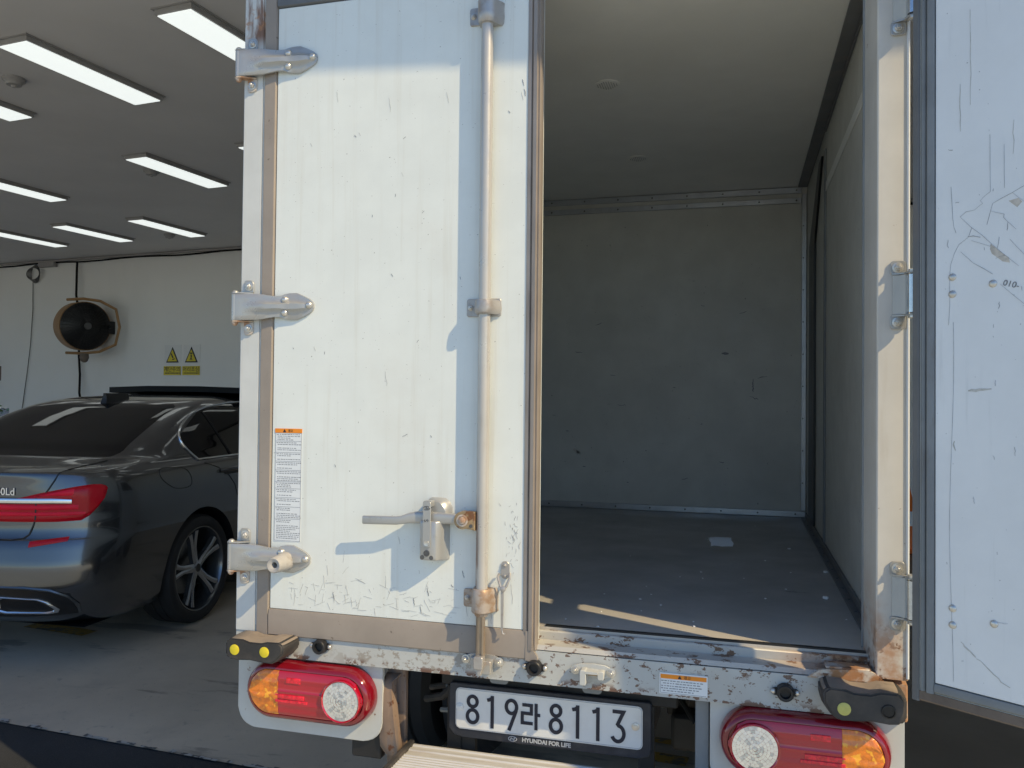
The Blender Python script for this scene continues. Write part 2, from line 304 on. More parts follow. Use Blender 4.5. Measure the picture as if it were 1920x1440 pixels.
def ribbon(bm, pts, wd, f, a, b, closed=False):              # flat stroke with square mitred joints; f(u,v,h) places it
    n = len(pts); P = [Vector(p) for p in pts]; L_, R_ = [], []
    for i in range(n):
        pa = P[i-1] if (i > 0 or closed) else None; pb = P[(i+1) % n] if (i < n-1 or closed) else None
        d1 = (P[i]-pa).normalized() if pa is not None else None; d2 = (pb-P[i]).normalized() if pb is not None else None
        d1 = d1 or d2; d2 = d2 or d1; n1 = Vector((-d1.y, d1.x)); n2 = Vector((-d2.y, d2.x)); m = (n1+n2)
        m = m.normalized() if m.length > 1e-6 else n1
        ww = (wd[i] if isinstance(wd, (list, tuple)) else wd)/2/max(.35, m.dot(n1))
        L_.append(P[i]+m*ww); R_.append(P[i]-m*ww)
    va = [[bm.verts.new(f(p.x, p.y, h)) for p in s] for h in (a, b) for s in (L_, R_)]
    rng = range(n if closed else n-1)
    for i in rng:
        k = (i+1) % n
        bm.faces.new((va[2][i], va[2][k], va[3][k], va[3][i])); bm.faces.new((va[0][i], va[1][i], va[1][k], va[0][k]))
        bm.faces.new((va[0][i], va[0][k], va[2][k], va[2][i])); bm.faces.new((va[1][i], va[3][i], va[3][k], va[1][k]))
    if not closed:
        for i in (0, n-1): bm.faces.new((va[0][i], va[2][i], va[3][i], va[1][i]))
    return bm
def wig(x0, z0, x1, z1, n=6, amp=.1):
    L_ = math.hypot(x1-x0, z1-z0)*amp; return [(x0+(x1-x0)*k/n+random.uniform(-L_, L_), z0+(z1-z0)*k/n+random.uniform(-L_, L_)) for k in range(n+1)]
FY = AX['y']

# ================================================================== the setting
BA = R(-6); BP = Vector((-8.161, 8.985, 0))                   # service bay axes: turned six degrees against the truck
BM = Matrix.Translation(BP) @ Matrix.Rotation(BA, 4, 'Z')
def bay(x, y, z=0.): return BM @ Vector((x, y, z))
def sheet(name, pts, z, m):
    bm = new(); bm.faces.new([bm.verts.new((*p, z)) for p in pts]); return struct(obj(name, bm, m, smooth=0))
sheet('ground', [(-70, -70), (70, -70), (70, 70), (-70, 70)], 0, 'asphalt')
sheet('bounce_paving', [(-60, -60), (60, -60), (60, .2), (-60, .2)], .004, 'bounce_yard')  # pale paving added out of view to bounce sun onto the ceilings
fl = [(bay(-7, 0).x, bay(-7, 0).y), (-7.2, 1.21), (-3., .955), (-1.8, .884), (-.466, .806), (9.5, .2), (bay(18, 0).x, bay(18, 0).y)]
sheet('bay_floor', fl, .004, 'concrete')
bm = new(); pts = [(-7.2+k*.035+random.uniform(-.01, .01), 1.21-.0608*k*.035+random.uniform(-.006, .006)) for k in range(470)]
for i in range(len(pts)-1):
    if random.random() < .28: continue
    a, b = pts[i], pts[i+1]; h = .022+random.uniform(-.012, .008)
    bm.faces.new([bm.verts.new((x, y, .008)) for x, y in ((a[0], a[1]), (b[0], b[1]), (b[0], b[1]+h), (a[0], a[1]+h))])
struct(obj('floor_edge_marking', bm, 'whiteline', smooth=0))
def fmark(x0, x1, y0, y1):
    bm = new(); bm.faces.new([bm.verts.new((x, y, .009)) for x, y in ((x0, y0), (x1, y0+(x1-x0)*-.105), (x1+(y1-y0)*.105, y1+(x1-x0)*-.105), (x0+(y1-y0)*.105, y1))])
    return struct(obj('floor_line', bm, 'yellowline', smooth=0))
fmark(.9, 1.2, 1.33, 1.42); fmark(1.05, 1.19, 1.5, 1.56); fmark(-2.95, -2.45, 2.12, 2.24)
CZ = 3.72
def eave(x): return -.617-.028*(x-.9)
bm = new(); c0, c1 = bay(-7, .2), bay(18, .2)
prism(bm, [(c0.x, c0.y), (-13, eave(-13)), (10, eave(10)), (c1.x, c1.y)], 'z', CZ, CZ+.35)
struct(obj('bay_ceiling', bm, 'ceiling', smooth=0))
def bwall(name, label, x0, x1, y0, y1, z0=0., z1=CZ+.002):
    bm = new(); box(bm, x0, x1, y0, y1, z0, z1); o = obj(name, bm, 'wall', smooth=0); o.matrix_world = BM
    tag(o, label, 'wall'); return o
bwall('back_wall', 'plain off-white back wall of the service bay behind the parked car', -2.5, 17.8, 0, .15)
bwall('back_wall', 'strip of bay wall above the low opening at far left', -6.9, -2.5, 0, .15, 1.23)
bwall('side_wall', 'side wall of the bay out beyond the truck', 17.65, 17.8, -8.9, -.002)
bwall('side_wall', 'side wall of the bay beyond the grey car', -6.9, -6.75, -7.6, -.002)

# ---- things in the bay
def ceiling_light():
    t = thing('ceiling_light', 'x', 'ceiling light')
    bm = new(); box(bm, -.135, .135, -.56, .56, .003, .04); obj('housing', bm, 'fixture', t, 0, raw=True)
    bm = new()
    for a in ((-.15, -.135, -.575, .575), (.135, .15, -.575, .575), (-.135, .135, -.575, -.56), (-.135, .135, .56, .575)): box(bm, *a, .032, .039)
    obj('flange', bm, 'fixturetop', t, 0, raw=True)
    bm = new(); box(bm, -.122, .122, -.548, .548, -.003, .002); obj('diffuser', bm, 'panel_light', t, 0, raw=True)
    return t
L0 = ceiling_light()
spots = [(5.84, -5.84, 'large lit ceiling panel nearest the left picture edge, above the smoke detector'), (7.12, -5.82, 'lit ceiling panel cut off by the upper hinge of the truck'),
    (4.58, -5.9, 'short end of a lit ceiling panel at the left edge, below the smoke detector'), (4.6, -3.65, 'lit panel in the middle of the ceiling, above fan and truck hinge'),
    (5.86, -3.6, 'lit ceiling panel of which only a tip shows beside the truck post'), (2.42, -3.75, 'lit ceiling panel at the left edge, in the second row from the front'),
    (1.18, -1.6, 'left of the two small lit panels next to each other at the back'), (2.44, -1.56, 'small lit ceiling panel at the back, nearest the truck'),
    (-.1, -1.6, 'lit ceiling panel in the farthest row at the left edge, above the coiled wire')]
for i, (x, y, lb) in enumerate(spots):
    o = L0 if i == 0 else dup(L0)
    o.location = bay(x, y, CZ-.04); o.rotation_euler = (0, 0, BA); o['label'] = lb; o['group'] = 'lit panels on the bay ceiling'
for x, y in ((8.4, -3.6), (4.95, -1.56), (9.7, -3.6), (6.2, -1.56), (7.12, -3.6), (7.45, -1.56), (8.7, -1.56), (10.95, -3.6), (8.4, -5.84), (9.7, -5.84)):
    o = dup(L0, bay(x, y, CZ-.04), 'lit ceiling panel hidden behind the white truck', 'ceiling panels behind the truck')
for i, (x, y, lb) in enumerate(((5.23, -5.91, 'round white smoke detector between the two nearest ceiling panels at left'), (4.32, -3.73, 'tiny smoke detector beside the middle ceiling panel'), (2.03, -1.11, 'smoke detector near the back wall between two small panels'))):
    bm = new(); lathe(bm, [(.075, 0), (.075, .02), (.055, .035), (.05, .05), (.02, .055)], (0, 0, 0), (0, 0, -1), 24)
    o = obj('smoke_detector', bm, 'fixturetop'); o.location = bay(x, y, CZ); tag(o, lb, 'smoke detector', 'smoke detectors on the ceiling')
    bm = new(); cyl(bm, (0, 0, -.054), (0, 0, -.066), .018, .012); obj('sensor', bm, 'fixture', o, raw=True)
# wall duct with cables
t = thing('cable_run', 'black cable and slim conduit running along the top of the back wall', 'cable', BP, BA)
bm = new(); tube(bm, [(-6+.4*k, -.03, 3.665+.012*math.sin(k*1.3)) for k in range(60)], .014, 6); obj('cable', bm, 'cable', t, raw=True)
bm = new(); box(bm, -6, 17, -.05, -.003, 3.685, 3.712); obj('conduit', bm, 'fixturetop', t, raw=True)
bm = new(); box(bm, -1.78, -1.42, -.09, -.003, 3.6, 3.68, .01); tag(obj('junction_box', bm, 'fixturetop'), 'small grey junction box on the wall under the ceiling, above the fan', 'junction box').matrix_world = BM
bm = new()
for k in range(5): tube(bm, [(-1.9+(.1+.012*k)*math.cos(a*R(15)), -.03-.012*k, 3.5+(.15-.012*k)*math.sin(a*R(15))) for a in range(24)], .007, 5, True)
tube(bm, [(-1.9-.07, -.02, 3.38), (-1.96, -.02, 2.9), (-2.0, -.02, 2.3), (-2.07, -.02, 1.8), (-2.17, -.02, 1.2)], .007, 5)
o = obj('coiled_wire', bm, 'greywire'); o.matrix_world = BM; tag(o, 'thin grey wire coiled on the wall with a loose end hanging down', 'wire')
# fan
t = thing('wall_fan', 'round black drum fan in a brass shroud on a wall bracket', 'fan', bay(-.33, -.42, 2.55), BA)
fa = Vector((.93, -.36, -.04)).normalized()
bm = new(); lathe(bm, [(.3, -.3), (.36, -.27), (.38, -.2), (.385, .02), (.385, .06), (.365, .06), (.36, -.25)], (0, 0, 0), fa, 40, False); obj('shroud', bm, 'fanbrown', t, raw=True)
bm = new(); lathe(bm, [(.29, -.29), (.35, -.24), (.375, .03), (.372, .07), (.3, .12), (.12, .15), (.09, .16), (.01, .165)], (0, 0, 0), fa, 40); d_, u_, v_ = frame_of(fa); cg = obj('grille', bm, 'fanblack', t, raw=True)
bm = new()
for k in range(36):
    a = k*R(10); e = u_*math.cos(a)+v_*math.sin(a); tube(bm, [fa*.168+e*.06, fa*.155+e*.12, fa*.127+e*.3, fa*.077+e*.375], .0035, 4)
for r, h in ((.12, .156), (.2, .143), (.28, .131), (.35, .1)): tube(bm, [fa*h+(u_*math.cos(k*R(12))+v_*math.sin(k*R(12)))*r for k in range(30)], .004, 4, True)
obj('guard_wire', bm, 'carblack', t, raw=True, kind='stuff')
bm = new(); cyl(bm, fa*.16, fa*.175, .06, .05, 20); obj('hub', bm, 'greywire', t, raw=True)
bm = new(); tube(bm, [(-.28, -.08, .42), (.0, -.02, .43), (.22, .1, .4), (.38, .26, .28), (.42, .3, 0), (.38, .26, -.28), (.22, .1, -.4), (0, -.02, -.43), (-.28, -.08, -.42)], .022, 8); obj('yoke', bm, 'fanbrown', t, raw=True)
bm = new(); box(bm, .1, .2, .3, .418, -.1, .1); tube(bm, [(.15, .32, 0), (.3, .24, 0)], .02, 6); obj('wall_bracket', bm, 'fanblack', t, raw=True)
bm = new(); lathe(bm, [(.06, 0), (.07, .06), (.05, .12), (.02, .14)], (.02, 0, -.43), (0, 0, -1), 12); obj('pivot_cover', bm, 'browntrim', t, raw=True)
bm = new(); tube(bm, [(-.93, -.05, 3.66), (-.9, -.08, 3.5), (-.88, -.1, 3.1), (-.87, -.05, 2.8), (-.86, -.05, 2.4), (-.84, -.06, 2.1), (-.81, -.06, 1.8), (-.77, -.1, 1.5), (-.72, -.05, 1.1)], .018, 8)
o = obj('fan_cable', bm, 'cable'); o.matrix_world = BM; tag(o, 'thick black cable dropping from the ceiling through the fan to the floor', 'cable')
# warning signs
def tri(bm, s, y0, y1, off=0.):
    h = s*1.95*.5; return prism(bm, [(-s/2+off*.9, -h/2+off*.55), (s/2-off*.9, -h/2+off*.55), (0, h/2-off*1.25)], 'y', y0, y1)
for x, txt, fig, lb in ((1.068, '계단주의', 0, 'left one of two yellow triangle warning signs on the wall, falling figure'), (1.44, '머리조심', 1, 'right one of two yellow triangle warning signs on the wall, bumping head')):
    t = thing('warning_sign', lb, 'sign', bay(x, -.006, 2.09), BA, 'warning signs on the bay wall')
    bm = new(); box(bm, -.16, .165, .001, .004, -.1, .17); obj('paper', bm, 'signpaper', t, 0, raw=True)
    bm = new(); tri(bm, .25, -.004, .0005); o = obj('triangle', bm, 'ink', t, 0, raw=True); o.location.z = .018
    bm = new(); tri(bm, .25, -.008, -.0045, .034); o2 = obj('triangle_face', bm, 'signyellow', o, 0, raw=True)
    bm = new()
    if fig == 0: ribbon(bm, [(-.02, .02), (.0, -.02), (.02, -.05)], .022, FY, -.011, -.0085); ribbon(bm, [(.0, -.075), (.03, -.075), (.045, -.05)], .012, FY, -.011, -.0085)
    else:
        ribbon(bm, [(-.02, .02), (.025, .02)], .02, FY, -.011, -.0085); ribbon(bm, [(0, 0), (.005, -.045)], .022, FY, -.011, -.0085); ribbon(bm, [(-.022, -.085), (.0, -.05), (.02, -.085)], .012, FY, -.011, -.0085)
    obj('pictogram', bm, 'ink', o, 0, raw=True)
    bm = new(); box(bm, -.17, .165, -.006, .0005, -.298, -.16); cp = obj('caption_plate', bm, 'signyellow', t, 0, raw=True)
    obj('caption', text_bm(txt, .088, face_rear(0, -.0085, -.212)), 'ink', cp, 0, raw=True)
    bm = new(); x_ = -.14
    while x_ < .135:
        l = random.choice((.012, .018, .026)); box(bm, x_, x_+l, -.0085, -.0065, -.276, -.26); x_ += l+.008
    obj('small_print', bm, 'ink', cp, 0, raw=True, kind='stuff')
bm = new(); box(bm, -.05, .05, -.012, -.002, 1.7, 1.95); o = obj('notice', bm, 'browntrim'); o.matrix_world = BM @ Matrix.Translation((-2.76, 0, 0)); tag(o, 'dark notice on the wall at the very edge of the picture', 'notice')
# plants beyond the low opening
for x_, y_, lb in ((-2.75, .75, 'green shrub seen through the low opening under the wall'), (-3.5, .9, 'green shrub beyond the low opening, outside the left picture edge'), (-2.0, 1.2, 'green shrub behind the back wall, hidden by the car')):
    t = thing('green_shrub', lb, 'shrub', bay(x_, y_))
    bm = new()
    for k in range(900):
        p = Vector((random.gauss(0, .36), random.gauss(0, .3), .75+random.gauss(0, .38))); a = random.uniform(0, 6.28); d = Vector((math.cos(a), math.sin(a), random.uniform(-.5, .6)))*random.uniform(.05, .1); s = Vector((-d.y, d.x, random.uniform(-.03, .03)))*.35
        q = [bm.verts.new(p+v) for v in (Vector((0, 0, 0)), d*.5+s, d, d*.5-s)]; bm.faces.new(q)
    o = obj('foliage', bm, 'leaf', t, 0, raw=True); o['kind'] = 'stuff'
    bm = new(); [tube(bm, [(0, 0, .2), (random.uniform(-.15, .15), random.uniform(-.15, .15), .5), (random.uniform(-.3, .3), random.uniform(-.3, .3), .9)], .012, 5) for _ in range(7)]; obj('stem', bm, 'browntrim', t, raw=True)
    bm = new(); lathe(bm, [(.16, 0), (.22, .3), (.2, .3)], (0, 0, 0), (0, 0, 1), 20); obj('pot', bm, 'pot', t, raw=True)
bm = new()
lathe(bm, [(.2, .035), (.17, .04), (.13, .2), (.02, .7)], (0, 0, 0), (0, 0, 1), 20); o = obj('traffic_cone', bm, 'conemat'); o.location = (3.02, 6.9, .004)
tag(o, 'orange traffic cone on the bay floor seen past the open door', 'traffic cone')
bm = new(); box(bm, -.22, .22, -.22, .22, 0, .035, .01); obj('base', bm, 'conemat', o, raw=True)
bm = new(); lathe(bm, [(.122, .26), (.092, .4)], (0, 0, 0), (0, 0, 1), 20, False); obj('reflective_band', bm, 'sticker', o, raw=True)

# ================================================================== box truck
T = thing('box_truck', 'white box truck with one rear door shut and the other swung open', 'truck', (.89, 0, 0))
XR = 1.78; ZT = 2.74
def tp(name, bm, m, parent=None, smooth=38, **k): return obj(name, bm, m, parent or T, smooth, **k)
# -- body shell
bm = new(); box(bm, 0, .035, .08, 2.56, .84, ZT); tp('outer_side_panel', bm, 'panel')
bm = new(); box(bm, 1.745, XR, .125, 1.52, .80, 2.66); tp('outer_side_panel', bm, 'cargo')
bm = new(); box(bm, 1.7455, XR, 1.5235, 2.56, .80, 2.66); tp('outer_side_panel', bm, 'cargo')
bm = new(); box(bm, 0, XR, .0, 2.56, 2.66, ZT, .008); tp('roof', bm, 'panel')
bm = new(); box(bm, .035, 1.745, .05, 2.56, 2.62, 2.659); tp('cargo_ceiling', bm, 'cargotop')
bm = new(); box(bm, .036, 1.744, 2.5, 2.559, .80, 2.619); tp('bulkhead', bm, 'cargo')
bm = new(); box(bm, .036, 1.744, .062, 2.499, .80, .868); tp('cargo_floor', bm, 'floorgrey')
# -- rear frame
bm = new(); box(bm, 0, .067, -.0155, .08, .803, 2.66, .004, 2); tp('rear_post', bm, 'postrust2')
bm = new(); prism(bm, [(1.711, -.0125), (1.714, -.0155), (1.777, -.0155), (1.78, -.0125), (1.78, .124), (1.703, .124), (1.7, .11)], 'z', .835, 2.66); tp('rear_post', bm, 'postrust')
bm = new(); cyl(bm, (1.7785, -.0165, .84), (1.7785, -.0165, 2.66), .0035, seg=8); tp('post_edge_bead', bm, 'sticker')
bm = new(); tube(bm, [(1.7, .112, z) for z in (.87, 2.62)], .005, 6); tp('post_sealant', bm, 'gasket')
bm = new(); box(bm, .047, 1.711, -.006, .05, 2.625, 2.66); tp('rear_header', bm, 'post')
# -- rear rail and sill
bm = new(); prism(bm, [(-.0155, .74), (-.0115, .824), (.02, .8265), (.0455, .827), (.0455, .74)], 'x', 0, XR, .003); rail = tp('rear_rail', bm, 'rail')
bm = new(); prism(bm, [(-.0105, .827), (-.004, .838), (.045, .8395), (.0455, .829), (-.002, .8285)], 'x', .047, 1.711); tp('sill_ledge', bm, 'ledge')
bm = new(); box(bm, .047, 1.711, .046, .0615, .80, .862, .003); tp('sill_lip', bm, 'ledge')
bm = new(); box(bm, .9, 1.70, .0617, .075, .8685, .8725); tp('sill_gasket', bm, 'black')
bm = new(); prism(bm, [(1.56, .824), (1.585, .842), (1.6, .846), (1.69, .852), (1.709, .846), (1.735, .824)], 'y', -.019, -.009); tp('corner_gusset', bm, 'rustplate')
bm = new(); box(bm, 1.6, 1.7, -.018, .03, .848, .8535, .002); tp('corner_flange', bm, 'ledge')
# -- interior trims
for a in ((.05, 1.716, 2.49, 2.4985, 2.532, 2.562), (.05, 1.716, 2.49, 2.4985, 2.585, 2.618), (.05, 1.742, 2.488, 2.4985, .8695, .902), (1.717, 1.742, 2.488, 2.4985, .904, 2.58)):
    bm = new(); box(bm, *a, .002); s = tp('bulkhead_strip', bm, 'alutrim')
    b2 = new()
    if a[1]-a[0] > .1:
        for k in range(9): dome(b2, (a[0]+.12+k*.19, a[2]-.0005, (a[4]+a[5])/2), (0, -1, 0), .005, .003, 8)
    else:
        for k in range(9): dome(b2, ((a[0]+a[1])/2-.004, a[2]-.0005, 1.05+k*.17), (0, -1, 0), .004, .003, 8)
    tp('rivet', b2, 'lockdark', s, kind='stuff')
bm = new(); box(bm, 1.697, 1.7435, .13, 2.47, 2.611, 2.6195); box(bm, 1.738, 1.7435, .13, 1.5, 2.596, 2.611); tp('ceiling_angle_trim', bm, 'darktrim')
bm = new(); box(bm, 1.716, 1.7435, .14, 2.45, .8685, .875); box(bm, 1.736, 1.7435, .14, 2.45, .877, .9); fa_ = tp('floor_angle_trim', bm, 'darktrim')
b2 = new()
for k in range(14): dome(b2, (1.727, .3+k*.155, .8752), (0, 0, 1), .005, .003, 8)
tp('rivet', b2, 'lockdark', fa_, kind='stuff')
bm = new(); box(bm, 1.738, 1.7445, 1.505, 1.545, .9, 2.53, .002); tp('wall_joint_strip', bm, 'gasket')
bm = new(); prism(bm, [(1.96, .9), (2.25, .9), (2.25, 2.25), (1.75, 2.53), (1.62, 2.53), (1.96, 2.22)], 'x', 1.735, 1.744); tp('side_door_seal', bm, 'carblack')
bm = new(); box(bm, 1.742, 1.7445, .135, 1.5, 2.35, 2.39, .001); tp('wall_seam', bm, 'cargotop')
for y in (.831, 1.771):
    bm = new(); lathe(bm, [(.046, 0), (.046, .003), (.04, .005), (.001, .0055)], (.935, y, 2.6195), (0, 0, -1), 28); v = tp('ceiling_vent', bm, 'cargotop')
    b2 = new()
    for i in range(-4, 5):
        for j in range(-4, 5):
            if i*i+j*j < 18: cyl(b2, (.935+i*.0085, y+j*.0085, 2.6145), (.935+i*.0085, y+j*.0085, 2.6135), .0019, seg=6)
    tp('vent_hole', b2, 'gasket', v, kind='stuff')

# -- shut door (left)
Y0 = -.012
bm = new(); box(bm, .0685, .887, Y0+.002, .045, .815, 2.655); door = tp('door', bm, 'panel')
def dp(name, bm, m, smooth=38, **k): return obj(name, bm, m, door, smooth, **k)
bm = new(); box(bm, .112, .858, Y0-.0035, Y0+.001, .876, 2.598, .0015); dp('door_panel', bm, 'panel')
bm = new(); prism(bm, [(.069, Y0-.002), (.072, Y0-.006), (.106, Y0-.007), (.110, Y0-.001), (.110, Y0+.0015), (.069, Y0+.0015)], 'z', .80, 2.655); dp('door_trim', bm, 'trim')
bm = new(); prism(bm, [(Y0-.002, .80), (Y0-.008, .804), (Y0-.009, .86), (Y0-.005, .874), (Y0-.001, .8755), (Y0+.0015, .8755), (Y0+.0015, .80)], 'x', .1105, .866); prism(bm, [(.866, .8755), (.866, .8), (.9, .792), (.897, .812), (.888, .825), (.882, .8755)], 'y', Y0-.0095, Y0+.0015); dp('door_trim', bm, 'trim')
bm = new(); prism(bm, [(Y0-.002, 2.6), (Y0-.008, 2.604), (Y0-.008, 2.65), (Y0+.0015, 2.655), (Y0+.0015, 2.6)], 'x', .1105, .858); dp('door_trim', bm, 'darktrim')
bm = new(); prism(bm, [(.8585, Y0+.0015), (.8585, Y0-.006), (.868, Y0-.008), (.8705, Y0-.004), (.874, Y0-.011), (.8835, Y0-.013), (.886, Y0-.006), (.8905, Y0-.008), (.8945, Y0), (.895, .004), (.893, .01), (.889, .012), (.889, Y0+.0015)], 'z', .8265, 2.655); dp('door_edge_seal', bm, 'trimrib')
# lock rod, clamps
bm = new(); cyl(bm, (.75, -.0365, .95), (.75, -.0365, 2.66), .0158, seg=20); dp('lock_rod', bm, 'rod')
bm = new(); cyl(bm, (.748, -.036, .955), (.748, -.036, .80), .0125, seg=12); box(bm, .756, .761, -.052, -.04, .80, .95); dp('lock_rod_end', bm, 'rodlow')
def clamp(z, m, flip=1, big=0):
    bm = new(); prism(bm, rrect(.695, .79, z-.024, z+.024, .006, 3), 'y', Y0-.008, Y0-.0036, .0012)
    h = .019+big*.012; prof = [(-.028, 0), (-.025, -.026), (-.018, -.04), (-.006, -.046), (.006, -.046), (.018, -.04), (.026, -.026), (.034, -.012), (.04, 0)]
    rs = []
    for zz, s in ((-h, .9), (-h*.8, 1.), (-h*.2, 1.03), (h*.5, 1.), (h*.9, .98+big*.05), (h, .88+big*.08)):
        rs.append([(.75+x*s, Y0-.005+y*s, z+zz*flip) for x, y in prof])
    rings(bm, rs); o = dp('rod_clamp', bm, m); b2 = new()
    for x in (.706, .779): hexbolt(b2, (x, Y0-.0082, z), (0, -1, 0), .006, .008, False); dome(b2, (x, Y0-.008, z), (0, -1, 0), .0085, .006, 12)
    dp('clamp_bolt', b2, 'bolt'); return o
clamp(2.505, 'saddle', 1, 1); clamp(1.721, 'saddle'); clamp(.95, 'saddlerust', -1, 1)
bm = new(); lathe(bm, [(.017, 0), (.02, .004), (.017, .012)], (.75, -.0365, .922), (0, 0, -1), 20); dp('rod_collar', bm, 'saddlerust')
# lever handle and lock
def loftx(bm, st, n=8):                                       # st: (x, y, z, half depth, half height)
    rings(bm, [[(x+0, y+dy*math.copysign(abs(math.cos(a))**.6, math.cos(a)), z+dz*math.copysign(abs(math.sin(a))**.6, math.sin(a))) for a in [2*math.pi*k/(4*n) for k in range(4*n)]] for x, y, z, dy, dz in st])
bm = new(); loftx(bm, [(.418, -.0588, 1.148, .0035, .0105), (.421, -.0588, 1.148, .0045, .0115), (.515, -.0552, 1.15, .005, .0115), (.528, -.0534, 1.152, .0065, .0115), (.552, -.0480, 1.158, .009, .0145), (.575, -.0426, 1.16, .011, .0165), (.6, -.0408, 1.16, .012, .017), (.66, -.0408, 1.16, .011, .0145), (.69, -.0408, 1.16, .009, .0125)], 5); dp('lever_handle', bm, 'lock')
bm = new()
rings(bm, [[(x+.0, y, z) for x, z in P] for y, P in ((Y0-.0036, rrect(.575, .653, 1.045, 1.155, .008, 3)), (-.0417, rrect(.58, .645, 1.047, 1.155, .006, 3)), (-.0606, rrect(.585, .632, 1.05, 1.153, .005, 3)), (-.0629, rrect(.588, .629, 1.053, 1.15, .005, 3)))]); dp('lock_case', bm, 'lock')
bm = new()
hood = lambda x0, x1, z1: [(x1, 1.15), (x1, z1-.025), (x1-.008, z1-.01), (x1-.02, z1-.001), (x0+.022, z1), (x0+.012, z1-.008), (x0, z1-.03), (x0, 1.15)]
rings(bm, [[(x, y, z) for x, z in P] for y, P in ((Y0-.0036, hood(.578, .66, 1.212)), (-.0318, hood(.58, .655, 1.21)), (-.0408, hood(.586, .648, 1.203)))]); dp('lock_hood', bm, 'lock')
bm = new(); prism(bm, rrect(.594, .6165, 1.0845, 1.205, .004, 3), 'y', -.0664, -.0633, .001); prism(bm, rrect(.594, .6165, 1.19, 1.207, .004, 3), 'y', -.0633, -.0372); dp('lock_hasp', bm, 'lock')
bm = new(); lathe(bm, [(.0075, 0), (.007, .0015), (.001, .0005)], (.6052, -.0665, 1.0955), (0, -1, 0), 16); dp('hasp_rivet', bm, 'bolt')
bm = new(); lathe(bm, [(.0085, 0), (.0085, .002), (.007, .0026), (.0068, .0015), (.0005, .0016)], (.6052, -.0629, 1.069), (0, -1, 0), 20); box(bm, .5995, .611, -.0654, -.0646, 1.068, 1.0702); dp('keyhole', bm, 'lockdark')
bm = new(); [lathe(bm, [(.006, 0), (.0055, .0012), (.001, .0014)], (x, -.0629, 1.0575), (0, -1, 0), 14) for x in (.5925, .618)]; dp('lock_rivet', bm, 'lockdark')
bm = new(); tube(bm, [(.6052+.0085*math.cos(k*R(15)), -.0668, 1.1885+.0048*math.sin(k*R(15))) for k in range(24)], .0009, 4, True); ribbon(bm, [(.5995, 1.1885), (.611, 1.1885)], .0016, FY, -.0672, -.0662); ribbon(bm, [(.6035, 1.192), (.607, 1.185)], .0014, FY, -.0672, -.0662); dp('lock_emblem', bm, 'lockdark')
dp('lock_letter', text_bm('S', .017, face_rear(.6052, -.0670, 1.1555, R(90))), 'lockdark', 0)
bm = new(); prism(bm, [(.7, 1.136), (.724, 1.138), (.7345, 1.133), (.7345, 1.182), (.715, 1.183), (.7, 1.18)], 'y', -.0534, -.0336, .002); cyl(bm, (.701, -.0552, 1.159), (.701, -.0327, 1.159), .0235, seg=24); o = dp('cam_link', bm, 'camrust')
bm = new(); lathe(bm, [(.015, 0), (.016, .003), (.011, .0035), (.0105, .001), (.0095, .006), (.004, .009), (.001, .0092)], (.701, -.0552, 1.159), (0, -1, 0), 20); dp('cam_bolt', bm, 'hingerust')
bm = new(); cyl(bm, (.724, -.0536, 1.145), (.724, -.0552, 1.145), .005, seg=12); dp('cam_pin', bm, 'lockdark')
# door holder hook
bm = new(); prism(bm, rrect(.797, .82, 1.006, 1.052, .0105, 5), 'y', Y0-.0065, Y0-.0036, .001); tube(bm, [(.793, -.022, 1.018), (.792, -.03, 1.012), (.8, -.034, .99), (.808, -.034, .98), (.816, -.034, .99), (.824, -.03, 1.01), (.822, -.022, 1.022)], .0035, 8); hexbolt(bm, (.808, Y0-.0066, 1.042), (0, -1, 0), .004, .004); hexbolt(bm, (.808, Y0-.0066, 1.014), (0, -1, 0), .0035, .004); lathe(bm, [(.0075, 0), (.0075, .006), (.004, .008)], (.808, -.032, .983), (0, -1, 0), 14); dp('hook_mount', bm, 'saddle')
bm = new(); rings(bm, [[(.8055+dx*s, -.032+dy, z) for dx, dy in ((-.0035, -.002), (.0035, -.002), (.0035, .002), (-.0035, .002))] for z, s in ((.978, 1.1), (.93, 1.), (.885, .8), (.874, .6))]); tube(bm, [(.8055, -.032, .876), (.807, -.033, .868), (.811, -.032, .865), (.8135, -.031, .868)], .0022, 6); dp('door_hook', bm, 'saddle')
# warning label
bm = new(); rings(bm, [[(x, y, z) for x, y, z in ((.122, yy, 1.387), (.2065, yy, 1.386), (.2055, yy, 1.068), (.1215, yy, 1.067))] for yy in (Y0-.0036, Y0-.0043)]); lab = dp('warning_label', bm, 'sticker', 0)
bm = new(); box(bm, .1215, .207, Y0-.0052, Y0-.0037, 1.376, 1.388); dp('label_band', bm, 'orange', 0)
dp('label_heading', text_bm('경고', .0085, face_rear(.171, Y0-.0056, 1.3817), .0002), 'ink', 0)
bm = new(); prism(bm, [(.147, 1.378), (.157, 1.378), (.152, 1.3865)], 'y', Y0-.0058, Y0-.005); dp('label_triangle', bm, 'ink', 0)
bm = new(); fy = lambda u, v, h: (u, h, v)
edges = [1.3755, 1.352, 1.32, 1.295, 1.27, 1.237, 1.218, 1.192, 1.166, 1.132, 1.07]
for z in edges: ribbon(bm, [(.1235, z), (.205, z)], .0009, FY, Y0-.0046, Y0-.0042)
for x in (.1232, .2052): ribbon(bm, [(x-(.0008 if x > .2 else 0), 1.07), (x, 1.376)], .0009, FY, Y0-.0046, Y0-.0042)
